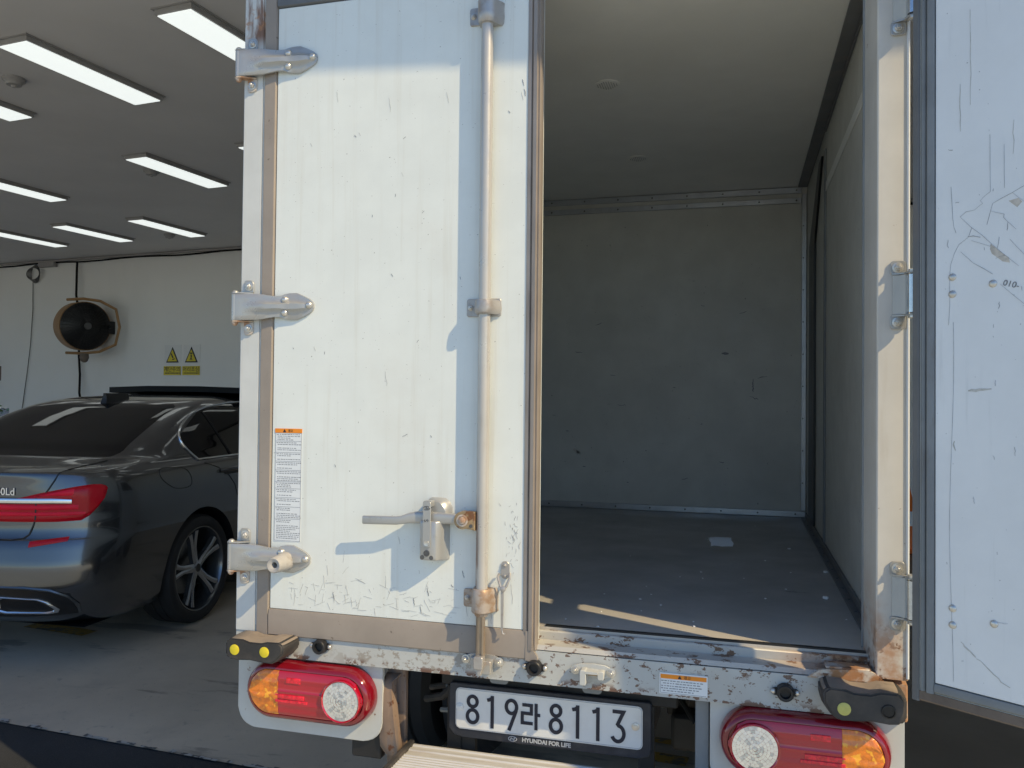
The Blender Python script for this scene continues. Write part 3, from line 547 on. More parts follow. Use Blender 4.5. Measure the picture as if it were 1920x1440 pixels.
for a, b in zip(edges[:-1], edges[1:]):
    z = a-.0042; k = 0
    while z > b+.003:
        if k != 2 or a-b < .024:
            x = .1265+(0 if k == 0 else .003); xe = .202-random.choice((0, 0, .012, .03)); 
            while x < xe:
                l = random.uniform(.0025, .0085); ribbon(bm, [(x, z), (x+l, z)], .0019, FY, Y0-.0046, Y0-.0042); x += l+random.uniform(.0012, .003)
        z -= .0051; k += 1
dp('label_print', bm, 'print', 0, kind='stuff')
# scuffs on the shut door
def strokes(name, parent, m, lst, f, a, b, raw=False, wmin=.0006):
    bm = new()
    for pts, wd in lst:
        n = len(pts); ribbon(bm, pts, [max(wmin, wd*(.35+.65*math.sin(math.pi*(k+.4)/(n)))*random.uniform(.6, 1.2)) for k in range(n)], f, a, b)
    return obj(name, bm, m, parent, 0, raw=raw, kind='stuff')
ls = []
for _ in range(90):
    x, z = random.uniform(.17, .66), .885+abs(random.gauss(0, .06)); a = random.gauss(0, .35)+(R(90) if random.random() < .3 else 0); l = random.uniform(.003, .035); ls.append((wig(x, z, x+l*math.cos(a), z+l*math.sin(a), 4, .02), .0007))
for _ in range(40):
    x, z = random.gauss(.83, .011), 1.12+random.gauss(0, .05); ls.append((wig(x, z, x+random.gauss(0, .004), z-random.uniform(.002, .014), 4, .12), .0014))
for x, z, l in ((.29, 1.01, .03), (.28, .98, .035), (.505, 1.1, .02), (.345, .93, .02), (.365, .925, .025), (.31, .935, .03), (.59, .965, .02), (.55, .935, .018), (.435, .9, .02), (.57, .915, .02), (.825, .99, .05), (.70, .93, .03), (.768, .925, .04)): ls.append((wig(x, z, x+.004, z-l, 5, .035), .0015))
for x, z, l in ((.3, 2.34, .03), (.46, 2.31, .04), (.63, 2.31, .03), (.37, 2.22, .01), (.84, 2.29, .02), (.5, 2.1, .012), (.22, 2.2, .01), (.46, 1.55, .04), (.24, 1.62, .012)): ls.append((wig(x, z, x+.005, z-l, 5, .04), .0011))
strokes('door_scuff', door, 'scufflight', ls, FY, Y0-.0041, Y0-.0037)
ls = []
for _ in range(16):
    x, z = random.uniform(.15, .85), random.uniform(.9, 2.3); ls.append((wig(x, z, x+random.gauss(0, .006), z-random.uniform(.003, .009), 4, .08), .0013))
for x, z, l in ((.59, .965, .02), (.55, .935, .018), (.31, .935, .022), (.57, .915, .016), (.69, 1.02, .02), (.842, 2.325, .016), (.847, 2.3, .02)): ls.append((wig(x, z, x+.004, z-l, 5, .05), .0019))
strokes('door_scratch', door, 'scuff', ls, FY, Y0-.0043, Y0-.0038)

# -- hinges of the shut door
hg = bpy.data.objects
def strap_hinge():
    X = [-.008, .004, .02, .05, .08, .1, .122, .142, .15, .165, .187, .21, .226, .236, .2395]
    H = [.0375, .0375, .0375, .0375, .0365, .033, .03, .031, .035, .038, .0385, .029, .021, .013, .006]
    Y = [-.042, -.044, -.043, -.041, -.037, -.034, -.0325, -.03, -.027, -.0245, -.023, -.0225, -.022, -.022, -.0215]
    V = [-1, -.96, -.6, -.34, -.2, 0, .2, .34, .6, .96, 1]
    bm = new(); rs = []
    for i, x in enumerate(X):
        rg = max(0, min(1, (x-.062)/.015))*max(0, min(1, (.232-x)/.02))*.0095
        fr = [(x, Y[i]+(.0012 if abs(v) > .98 else 0)-(rg if abs(v) <= .2 else (rg*.35 if abs(v) < .4 else 0)), v*H[i]) for v in V]
        rs.append(fr+[(x, y+.005 if x < .14 else max(y+.004, min(-.0158, y+.006)), z) for _, y, z in fr[::-1]])
    rings(bm, rs); return bm
def make_hinge(flange='cast'):
    o = obj('hinge', strap_hinge(), 'cast', T, 40, raw=True)
    k = lambda n, bm, m: obj(n, bm, m, o, 38, raw=True)
    bm = new(); cyl(bm, (-.004, -.034, -.0372), (-.004, -.034, .0372), .0105, seg=18); k('hinge_barrel', bm, 'cast')
    for s in (1, -1):
        bm = new(); z0, z1 = sorted((s*.0385, s*.0425))
        prism(bm, [(-.014, -.04), (-.004, -.046), (.02, -.04), (.045, -.021), (.045, -.0158), (.012, -.0158), (-.012, -.024)], 'z', z0, z1, .0008)
        prism(bm, rrect(.016, .046, min(s*.0428, s*.079), max(s*.0428, s*.079), .009, 4, [.012, .006, .002, .002] if s > 0 else [.002, .002, .006, .012]), 'y', -.0205, -.0157, .001)
        k('hinge_bracket', bm, 'cast' if s > 0 else flange)
        bm = new(); hexbolt(bm, (.032, -.0207, s*.0605), (0, -1, 0), .0085, .008); k('hinge_bolt', bm, 'bolt')
        bm = new(); dome(bm, (-.004, -.034, s*.0425), (0, 0, s), .0095, .007 if s > 0 else .011, 14); k('hinge_pin', bm, 'cast' if s > 0 else flange)
    for x, z in ((.152, .019), (.152, -.018), (.227, .003)):
        bm = new(); lathe(bm, [(.0105, -.001), (.0105, .003), (.0085, .0078), (.0045, .0105), (.001, .011)], (x, -.0245 if x < .2 else -.0215, z), (0, -1, 0), 14); k('strap_bolt', bm, 'bolt')
    return o
h0 = make_hinge('hingerust'); OX = -.89
h0.location = (OX, 0, 2.441); h1 = dup(h0, (OX, 0, 1.735)); h2 = dup(h0, (OX, 0, 1.02))
bm = new(); lathe(bm, [(.0265, 0), (.026, .012), (.0225, .05), (.0212, .064), (.0192, .066), (.0165, .0655), (.0085, .0605), (.008, .03), (.001, .029)], (.166, -.024, -.006), (0, -1, 0), 28); obj('rubber_stop', bm, 'stop', h2, 40, raw=True)
# -- hinges of the open door: body brackets
def make_post_hinge():
    bm = new(); prism(bm, [(1.742, -.002), (1.742, -.0065), (1.755, -.0085), (1.767, -.02), (1.775, -.02), (1.772, -.004), (1.765, -.002)], 'z', -.046, .046)
    o = obj('hinge', bm, 'post', T, 38); k = lambda n, b, m: obj(n, b, m, o, 38)
    for s in (1, -1):
        b = new(); prism(b, rrect(1.737, 1.7705, min(s*.0465, s*.08), max(s*.0465, s*.08), .008, 4), 'y', -.006, -.0012, .001); prism(b, [(1.74, -.0062), (1.77, -.0062), (1.79, -.02), (1.794, -.034), (1.785, -.042), (1.772, -.038), (1.765, -.018), (1.752, -.012)], 'z', min(s*.047, s*.051), max(s*.047, s*.051), .0006); k('hinge_bracket', b, 'cast')
        b = new(); hexbolt(b, (1.753, -.0062, s*.064), (0, -1, 0), .0085, .008); k('hinge_bolt', b, 'bolt')
        b = new(); lathe(b, [(.0125, 0), (.0125, .004), (.009, .006)], (1.783, -.03, s*.0512), (0, 0, s), 16); k('hinge_pin', b, 'bolt')
    b = new(); cyl(b, (1.781, -.031, -.0435), (1.781, -.031, .0435), .0125, seg=20); k('hinge_barrel', b, 'steel')
    b = new(); prism(b, [(1.786, -.04), (1.793, -.036), (1.8, -.09), (1.812, -.122), (1.87, -.17), (1.867, -.174), (1.806, -.125), (1.794, -.092)], 'z', -.041, .041); k('hinge_leaf', b, 'steel')
    return o
p0 = make_post_hinge(); p0.location = (.002, -.0155, 2.423); dup(p0, (.002, -.0155, 1.731)); dup(p0, (.002, -.0155, 1.03))

# -- open door (right): built in its own frame, u away from the hinge, v towards the inside face
def flipv(bm):
    for v in bm.verts: v.co = (v.co.x*DS, -v.co.y, 1.48+(v.co.z-1.48)*DS)
    return bm
DS = .966                                                     # size of the open leaf against the survey of its near face
PHI = R(55.5); u_ = Vector((math.sin(PHI), -math.cos(PHI), 0)); n_ = Vector((-math.cos(PHI), -math.sin(PHI), 0))
bm = new(); box(bm, .004, .876, -.046, -.004, .824, 2.655); flipv(bm); door2 = obj('door', bm, 'panel', T, 38, raw=True)
door2.matrix_local = Matrix(((u_.x, -n_.x, 0, 1.762+OX), (u_.y, -n_.y, 0, -.15), (0, 0, 1, 0), (0, 0, 0, 1)))
def d2(name, bm, m, smooth=38): return obj(name, flipv(bm), m, door2, smooth, raw=True)
bm = new(); prism(bm, [(-.002, -.046), (-.002, -.008), (.0, -.003), (.012, .0), (.016, -.002), (.0165, -.046)], 'z', .816, 2.66); prism(bm, [(.864, -.046), (.865, -.002), (.879, 0), (.882, -.003), (.882, -.046)], 'z', .816, 2.66); d2('door_edge_trim', bm, 'darktrim')
bm = new(); prism(bm, [(-.047, .816), (-.003, .818), (0, .822), (-.0012, .84), (-.02, .841), (-.047, .84)], 'x', .0168, .8635); d2('door_bottom_trim', bm, 'browntrim')
bm = new(); prism(bm, [(-.047, 2.655), (-.003, 2.653), (0, 2.65), (-.0012, 2.635), (-.047, 2.635)], 'x', .0168, .8635); d2('door_top_trim', bm, 'darktrim')
bm = new()
for lo, hi, s in ((.0172, .03, 0), (.031, .0505, .004)): prism(bm, [(lo, -.004), (lo+.002, s), (lo+.005, s+.003), (hi-.005, s+.003), (hi-.001, s), (hi, -.004)], 'z', .8415, 2.634)
d2('door_gasket', bm, 'gasket')
bm = new(); prism(bm, [(-.004, .8412), (0, .843), (.004, .847), (.005, .855), (.003, .8635), (-.004, .8645)], 'x', .0508, .85); d2('door_gasket', bm, 'gasket')
bm = new(); box(bm, .0515, .83, -.003, .0015, .866, 2.6, .001); d2('inner_panel', bm, 'innerpanel')
for x, z in ((.087, 1.754), (.087, 1.717), (.168, 1.732), (.088, 1.036), (.088, 1.0), (.17, 1.02), (.087, 2.46), (.087, 2.42), (.168, 2.44)):
    bm = new(); dome(bm, (x, .0016, z), (0, 1, 0), .0085, .0045, 16); d2('rivet', bm, 'bolt')
FN = lambda u, v, h: (u, -h, v)
S = []
def pl(*p, w_=.0014): S.append((list(p), w_))
def dz(px, py):                                               # photo crop position to door plane (measured linear fit)
    return .079+(px-350)*.000229, 1.970-py*.000226-max(0, px-450)*.000034
def cr(pts, w_): S.append(([dz(*p) for p in pts], w_*.48))
cr([(1056, 130), (950, 185), (870, 235), (790, 280), (712, 328), (695, 395), (665, 520)], .0017)
cr([(695, 395), (740, 410), (805, 425), (800, 455), (830, 490), (900, 560)], .0012); cr([(870, 235), (930, 290), (1000, 345), (1056, 400)], .0009)
cr([(440, 445), (530, 540), (625, 615), (705, 695), (760, 745), (815, 795), (920, 885)], .0014); cr([(540, 545), (515, 620), (505, 635)], .0016)
cr([(505, 632), (550, 622), (610, 634)], .003); cr([(505, 640), (430, 700), (395, 765), (360, 870), (350, 960)], .0012); cr([(535, 665), (600, 685), (690, 715), (705, 695)], .0013)
cr([(765, 630), (760, 680), (750, 730)], .002); cr([(815, 795), (770, 805), (735, 825)], .0015); cr([(850, 650), (900, 710), (970, 790), (1005, 880)], .0012)
cr([(550, 870), (640, 920), (712, 965)], .0017); cr([(445, 770), (550, 870)], .0008); cr([(770, 1050), (860, 1130), (960, 1215), (1056, 1300)], .0012)
cr([(350, 960), (348, 1100), (350, 1250), (340, 1440)], .001); cr([(360, 150), (368, 300), (376, 450), (385, 530), (405, 590)], .0012); cr([(690, -300), (692, 100), (694, 220)], .0007); cr([(805, -200), (806, 60), (808, 190)], .0006)
cr([(694, 220), (640, 265), (610, 300), (630, 325), (560, 385), (490, 400), (440, 445)], .0007); cr([(135, 1130), (155, 1115), (170, 1125), (200, 1142)], .003)
cr([(815, 1020), (825, 1035)], .002)
for _ in range(22):
    x, z = random.uniform(.07, .26), random.uniform(.9, 2.4); a = random.uniform(-1.8, -1.2) if random.random() < .6 else random.uniform(-.3, .3); l = random.uniform(.004, .02); S.append((wig(x, z, x+l*math.cos(a), z+l*math.sin(a), 4, .1), .0009))
z = 1.65; line = []
while z > .88: line.append((.083+.004*math.sin(z*9), z)); z -= .03
S.append((line, .0004))
strokes('panel_crack', door2, 'crack', S, FN, .0018, .0024, True, .0004)
S = [(wig(.115, 1.505, .16, 1.51, 6, .03), .006), (wig(.088, 1.4, .09, 1.38, 4, .1), .003), (wig(.1, .985, .13, .96, 6, .06), .003), (wig(.13, .96, .19, .915, 6, .05), .002), (wig(.2, 1.98, .2, 2.05, 5, .02), .001), (wig(.12, 2.1, .12, 2.3, 6, .006), .001), (wig(.1, 2.05, .099, 2.15, 6, .01), .0015)]
strokes('panel_scuff', door2, 'scufflight', S, FN, .0017, .0022, True)
bm = new(); prism(bm, [dz(*p) for p in ((720, 640), (790, 700), (870, 760), (880, 810), (820, 800), (730, 730), (715, 690))], 'y', .0016, .0019); d2('panel_stain', bm, 'scuffbrown', 0); bm = new(); prism(bm, [dz(*p) for p in ((870, 240), (950, 215), (980, 250), (940, 300))], 'y', .0016, .0019); d2('panel_stain', bm, 'scuffbrown', 0)
obj('handwriting', text_bm('010-', .017, Matrix.Translation((.203*DS, -.0024, 1.48+.247*DS)) @ Matrix.Rotation(R(90), 4, 'X') @ Matrix.Rotation(R(-18), 4, 'Z') @ Matrix.Scale(1, 4), .0002), 'scuff', door2, 0, raw=True)

# -- rubber buffers on the rail ends
def buffer(x0, x1, z0, z1, dots, hole, flipx, name_lab):
    w_ = x1-x0; h_ = z1-z0
    def prof(s, zt):                                          # front outline: corner cut low, notch between the two bosses
        P = [(0, .2), (.06, .04), (.2, 0), (.42, .05), (.6, 0), (.8, -.02), (.9, .15), (1., .5), (1., .86), (.93, 1.), (.72, .98), (.62, .9), (.42, .9), (.3, 1.), (.08, 1.), (0, .8)]
        P = [((1-u) if flipx else u, v) for u, v in P]
        if flipx: P = P[::-1]
        return [(x0+w_*(.5+(u-.5)*s), z0+h_*v) for u, v in P]
    bm = new(); rs = []
    for y, s in ((-.001, 1.), (-.055, 1.), (-.076, .975), (-.084, .93)):
        k = 1 if y > -.07 else .96
        rs.append([(x, y, (z-(z0+z1)/2)*k+(z0+z1)/2) for x, z in prof(s, 0)])
    rings(bm, rs)
    for f in bm.faces:
        f.normal_update(); f.material_index = 1 if f.normal.z > .75 and f.calc_center_median().y > -.08 else 0
    bmesh.ops.bevel(bm, geom=[e for e in bm.edges if len(e.link_faces) == 2 and e.calc_face_angle(0) > .6], offset=.004, segments=2, affect='EDGES', clamp_overlap=True)
    o = tp('rubber_buffer', bm, ['rubber', 'rubbertop'], smooth=50)
    for x, z in dots:
        b = new(); lathe(b, [(.0145, 0), (.0145, .0015), (.0135, .002), (.001, .002)], (x, -.0838, z), (0, -1, 0), 24); obj('reflector', b, 'yellow' if not hole else 'yellowpale', o)
    if hole:
        b = new(); lathe(b, [(.0155, 0), (.015, .003), (.0125, .0035), (.012, -.004), (.001, -.006)], (hole[0], -.0842, hole[1]), (0, -1, 0), 20); lathe(b, [(.0118, .001), (.001, .0012)], (hole[0], -.0842, hole[1]), (0, -1, 0), 20); obj('reflector_hole', b, 'carblack', o)
    return o
buffer(.012, .2, .742, .803, ((.046, .772), (.139, .773)), None, False, '')
buffer(1.585, 1.768, .752, .826, ((1.634, .78),), (1.727, .784), True, '')
# -- round lamp sockets in the rail
for x in (.267, .887, 1.51):
    bm = new(); o_ = (x, -.0005, .778); lathe(bm, [(.0215, 0), (.02, .008), (.0195, .016), (.0175, .018), (.0125, .0175), (.0115, .006), (.001, .005)], o_, (0, -1, 0), 26); prism(bm, stadium(x, .778, .032, .009, 6), 'y', -.004, -.0005, .001)
    o = tp('lamp_socket', bm, 'black'); 
    for s in (-1, 1): b = new(); dome(b, (x+s*.0275, -.004, .778), (0, -1, 0), .0065, .005, 14); obj('socket_screw', b, 'bolt', o)
# -- rod keepers on the rail
def keeper(x, z, withrod):
    bm = new(); pts = [(x-.056, z), (x-.05, z+.01), (x-.03, z+.016), (x, z+.018), (x+.03, z+.016), (x+.05, z+.008), (x+.057, z-.002), (x+.052, z-.012), (x+.03, z-.017), (x-.03, z-.014), (x-.05, z-.008)]
    prism(bm, pts[::-1], 'y', -.006, -.0005, .0012)
    bl = [(-.018, -.004), (-.024, -.02), (-.014, -.03), (.0, -.03), (.018, -.024), (.026, -.004)]
    if withrod: prism(bm, rrect(x+.004, x+.03, z-.028, z+.006, .004, 3), 'y', -.032, -.005, .0015); prism(bm, rrect(x-.03, x-.016, z-.012, z+.01, .003, 2), 'y', -.02, -.005, .0015)
    else: prism(bm, rrect(x-.03, x-.014, z-.03, z+.008, .004, 3), 'y', -.034, -.005, .0015); prism(bm, rrect(x+.014, x+.03, z-.016, z+.006, .004, 3), 'y', -.026, -.005, .0015); prism(bm, [(-.034, z+.006), (-.034, z+.0), (-.005, z+.0), (-.005, z+.006)], 'x', x-.016, x+.016)
    o = tp('rod_keeper', bm, 'cast' if withrod else 'post'); b = new()
    for s in (-.046, .046): hexbolt(b, (x+s, -.0062, z), (0, -1, 0), .008, .009)
    obj('keeper_bolt', b, 'bolt', o)
    if not withrod: b = new(); box(b, x-.013, x+.013, -.0068, -.0062, z-.012, z+.0); obj('worn_slot', b, 'camrust', o)
    return o
keeper(.745, .784, True); keeper(1.042, .784, False)
bm = new(); prism(bm, rrect(.733, .759, .772, .805, .005, 3), 'y', -.05, -.028, .002); prism(bm, [(.742, .773), (.755, .773), (.752, .755), (.744, .757)], 'y', -.046, -.03, .001); tp('rod_foot', bm, 'saddle')
# -- sticker on the rail
bm = new(); box(bm, 1.21, 1.327, -.0008, .004, .744, .7955); st_ = tp('rail_sticker', bm, 'sticker', smooth=0)
bm = new(); box(bm, 1.2125, 1.3245, -.0014, -.0009, .782, .7925); obj('sticker_band', bm, 'orange', st_, 0)
obj('sticker_heading', text_bm('경고', .0095, face_rear(1.278, -.0017, .7873), .0002), 'ink', st_, 0)
bm = new(); prism(bm, [(1.255, .7832), (1.2645, .7832), (1.2597, .792)], 'y', -.0018, -.0015); obj('sticker_triangle', bm, 'ink', st_, 0)
bm = new()
for k, z in enumerate((.7765, .7705, .764, .758, .752)):
    x = 1.2145+(.004 if k in (1, 4) else 0); xe = (1.318, 1.305, 1.31, 1.3, 1.292)[k]
    while x < xe: l = random.uniform(.003, .009); ribbon(bm, [(x, z), (x+l, z)], .0021, FY, -.0014, -.0010); x += l+random.uniform(.0012, .003)
ribbon(bm, [(1.213, .7465), (1.3245, .7465)], .0008, FY, -.0014, -.001); ribbon(bm, [(1.213, .7465), (1.213, .782)], .0008, FY, -.0014, -.001); obj('sticker_print', bm, 'print', st_, 0, kind='stuff')

# -- lamp plates and tail lamps
bm = new(); prism(bm, rrect(-.006, .446, .5215, .7345, .05, 6, [.006, .006, .055, .055]), 'y', .018, .03, .002); tp('lamp_plate', bm, 'post')
bm = new(); box(bm, .35, .44, .032, .06, .47, .55, .004); tp('mud_flap', bm, 'black')
bm = new(); prism(bm, rrect(1.335, 1.777, .5215, .7345, .05, 6, [.006, .006, .055, .055]), 'y', .018, .03, .002); tp('lamp_plate', bm, 'post')
def tail_lamp(cx, cz, sgn):                                   # sgn +1: reverse lens toward +x
    hw, hh = .1915, .0785; o = None
    def ring_(d, y, n=12): return [(cx+x, y, cz+z) for x, z in stadium(0, 0, hw-d, hh-d, n)]
    bm = new(); rings(bm, [ring_(-.004, .017), ring_(-.004, .004), ring_(0, -.012), ring_(.004, -.022), ring_(.01, -.028), ring_(.016, -.029), ring_(.018, -.024)], True); o = tp('tail_lamp', bm, 'lampdeep', smooth=60)
    def lens(name, x0, x1, m, ribs=(), y=-.031):
        # clip the stadium to x0..x1 and dome it in depth
        q = 10; bm = new(); d = .0175
        rs = []
        for i in range(q*2+1):
            v = -1+i/q; row = []
            for j in range(13):
                x = x0+(x1-x0)*j/12; s = abs(x)-(hw-hh); hz = math.sqrt(max(1e-6, (hh-d)**2-max(0, s)**2))
                z = hz*v; yy = y-.004*(1-v*v)
                row.append((cx+sgn*x, yy+(0.0028 if abs(v) > .95 else 0)-(0.0025 if any(abs(z-r) < .006 for r in ribs) else 0), cz+z))
            rs.append(row)
        back = [[(p[0], -.024, p[2]) for p in r] for r in rs]
        V = [[bm.verts.new(p) for p in r] for r in rs]
        for i in range(len(V)-1):
            for j in range(12): bm.faces.new((V[i][j], V[i][j+1], V[i+1][j+1], V[i+1][j]))
        W_ = [bm.verts.new((v.co.x, -.0235, v.co.z)) for v in V[0]+[r[-1] for r in V[1:]]+V[-1][:-1][::-1]+[r[0] for r in V[1:-1]][::-1]]
        loop = V[0]+[r[-1] for r in V[1:]]+V[-1][:-1][::-1]+[r[0] for r in V[1:-1]][::-1]
        for i in range(len(loop)): bm.faces.new((loop[i], loop[(i+1) % len(loop)], W_[(i+1) % len(loop)], W_[i]))
        return obj(name, bm, m, o, 30)
    lens('amber_lens', -hw+.0178, -.0825, 'amber', (.03, -.012))
    lens('red_lens', -.082, hw-.0178, 'lampred', (.042, .006, -.028))
    for (x, z, w_, h_) in ((-.035, .038, .045, .0075), (-.045, -.008, .09, .006), (-.04, -.02, .1, .004)):
        b = new(); box(b, cx+sgn*x-w_/2, cx+sgn*x+w_/2, -.0372, -.034, cz+z-h_, cz+z+h_, .001); obj('bright_reflector', b, 'lampbright', o)
    c = (cx+sgn*.112, -.034, cz-.002)
    b = new(); lathe(b, [(.0585, 0), (.058, .008), (.0558, .0098), (.053, .0066)], c, (0, -1, 0), 36); obj('reverse_bezel', b, 'lampred', o)
    b = new(); r0 = .0535; rr_ = [0, .006, .0135, .021, .0285, .036, .0435, .0524]
    for i in range(7):
        n_ = (6, 10, 14, 18, 22, 26, 30)[i]
        for j in range(n_):
            a0, a1 = 2*math.pi*(j+.015+.5*(i % 2))/n_, 2*math.pi*(j+.985+.5*(i % 2))/n_; y0 = -.0402-.0035*(1-(rr_[i]/r0)**2); dp_ = .00035*((j % 3)-1) if i < 6 else 0
            q = [(c[0]+r*math.cos(a), y0+dy+(.0006 if r == rr_[i+1] else 0), c[2]+r*math.sin(a)) for r, a, dy in ((rr_[i]+.0002, a0, 0), (rr_[i+1], a0, dp_), (rr_[i+1], a1, dp_*.6), (rr_[i]+.0002, a1, 0))]
            f = b.faces.new([b.verts.new(p) for p in q]); f.material_index = 1 if (i*5+j*3+(j*j)//4) % 7 in (0, 3) else 0
    obj('reverse_facets', b, ['clear', 'cleargrey'], o, 0)['kind'] = 'stuff'
    b = new(); lathe(b, [(.0545, 0), (.0545, .0052), (.001, .0056)], (c[0], -.034, c[2]), (0, -1, 0), 36); obj('reverse_reflector', b, 'cleargrey', o)
    return o
tail_lamp(.2365, .647, 1); tail_lamp(1.5525, .652, -1)
# -- number plate
bm = new(); prism(bm, [(.637, .695), (.632, .69), (.63, .572), (.646, .553), (.67, .548), (1.15, .548), (1.178, .556), (1.184, .572), (1.184, .69), (1.179, .695)], 'y', .056, .072, .002); np_ = tp('number_plate', bm, 'frameblack')
bm = new(); prism(bm, rrect(.6515, 1.1625, .573, .684, .012, 5), 'y', .0525, .0565, .0015); obj('plate_face', bm, 'platewhite', np_)
bm = new(); ribbon(bm, rrect(.6545, 1.1595, .576, .681, .01, 5), .0016, FY, .0515, .0535, True); obj('plate_rim_line', bm, 'silverprint', np_, 0)
def glyph(name, strokes_, wd=.0128, closed=()):
    bm = new()
    for i, s in enumerate(strokes_): ribbon(bm, s, wd, FY, .0508+i*.0002, .0535, i in closed)
    return obj(name, bm, 'ink', np_, 0)
def circ(cx, cz, rx, rz, a0=0, a1=360, n=28): return [(cx+rx*math.cos(R(a0+(a1-a0)*k/n)), cz+rz*math.sin(R(a0+(a1-a0)*k/n))) for k in range(n+(0 if a1-a0 == 360 else 1))]
BZ = .5885; TZ = .6685
def eight(x): glyph('digit', [circ(x, BZ+.0215, .015, .0172), circ(x, TZ-.0185, .0128, .014)], .0092, (0, 1))
def one(x): glyph('digit', [[(x+.004, BZ-.005), (x+.004, TZ+.002)], [(x+.004, TZ-.004), (x-.003, TZ-.0085), (x-.0105, TZ-.0105)]], .0092)
def nine(x): glyph('digit', [circ(x, TZ-.0215, .0145, .0175), [(x+.0135, TZ-.03), (x-.0065, BZ-.005)]], .0092, (0,))
def three(x): glyph('digit', [[(x-.016, TZ-.003), (x+.0125, TZ-.003), (x-.0025, BZ+.0445)] + circ(x-.002, BZ+.0205, .016, .0205, 82, -155, 18)], .0092)
eight(.7005); one(.7525); nine(.8105)
x = .864; glyph('hangul', [[(x-.023, TZ-.012), (x+.002, TZ-.012), (x+.002, TZ-.034), (x-.023, TZ-.034), (x-.023, TZ-.06), (x+.006, TZ-.06)], [(x+.015, TZ-.006), (x+.015, BZ+.004)], [(x+.0155, TZ-.036), (x+.0265, TZ-.036)]], .0085)
eight(.9335); one(.988); one(1.042); three(1.1005)
for x, m in ((.664, 'platewhite'), (1.1445, 'bolt')):
    b = new(); lathe(b, [(.0105, 0), (.01, .002), (.006, .003), (.0055, .005), (.001, .0055)], (x, .0522, .632), (0, -1, 0), 18); obj('plate_bolt', b, m, np_)
obj('frame_lettering', text_bm('HYUNDAI FOR LIFE', .0155, face_rear(.9065, .0555, .5605), .0004, .0006), 'silverprint', np_, 0)
bm = new(); tube(bm, [(.8135+.0115*math.cos(k*R(12)), .0552, .5605+.0062*math.sin(k*R(12))) for k in range(30)], .0011, 5, True)
for p in (((.807, .557), (.8105, .564)), ((.8165, .557), (.82, .564)), ((.809, .5606), (.818, .5604))): ribbon(bm, list(p), .0024, FY, .0545, .0558)
obj('frame_emblem', bm, 'silverprint', np_, 0)
bm = new(); [prism(bm, rrect(x-.026, x+.026, .706, .74, .008, 4, [0, 0, .01, .01]), 'y', .05, .054) for x in (.775, 1.03)]; tp('plate_bracket_tab', bm, 'gasket')
bm = new(); box(bm, .6, 1.25, .075, .1, .68, .74, .004); box(bm, .62, .66, .074, .1, .5, .68); box(bm, 1.15, 1.19, .074, .1, .5, .68); box(bm, .655, .7, .078, .1, .42, .56); tp('plate_bracket', bm, 'chassis')
# -- step, brackets
bm = new(); prof = [(.165, .452), (.165, .462)]; y = .165
P = [(.17, .44), (.17, .4625), (.163, .4625), (.16, .4595), (.148, .4595), (.145, .4625), (.133, .4625), (.13, .4595), (.105, .4595), (.102, .4625)]
y = .102
while y > -.06: P += [(y-.006, .4625), (y-.008, .4595), (y-.012, .4595), (y-.014, .4625)]; y -= .014
P += [(-.075, .4625), (-.085, .456), (-.085, .415), (.16, .415)]
prism(bm, [(a-.118, b+.053) for a, b in P], 'x', .53, 1.42); tp('step_board', bm, 'alu', smooth=0)
bm = new(); prism(bm, [(.06, .522), (-.208, .522), (-.216, .455), (0, .435), (.06, .475)], 'x', .512, .5295, .003); tp('step_end_cap', bm, 'rubber')
bm = new(); prism(bm, [(.06, .522), (-.208, .522), (-.216, .455), (0, .435), (.06, .475)], 'x', 1.4205, 1.438, .003); tp('step_end_cap', bm, 'rubber')
bm = new()
rs = []
for z, xa, xb, y in ((.705, .445, .49, .045), (.69, .442, .478, .02), (.66, .441, .48, .012), (.6, .441, .488, .008), (.54, .441, .497, .006), (.515, .443, .5, .008), (.5, .452, .499, .012), (.489, .463, .488, .016)):
    xm = xa+(xb-xa)*.55; rs.append([(xa, y+.012, z), (xa+.004, y+.002, z), (xm-.006, y-.003, z), (xm+.004, y+.002, z), (xb-.003, y+.001, z), (xb, y+.014, z), (xb, y+.03, z), (xa, y+.03, z)])
rings(bm, rs); tp('bumper_bracket', bm, 'bracketrust', smooth=50)
bm = new(); box(bm, .447, .502, .055, .075, .45, .735, .003); tp('bracket_post', bm, 'bracketrust')
bm = new(); box(bm, 1.297, 1.332, .02, .06, .4, .734, .003); tp('bracket_post', bm, 'gasket')
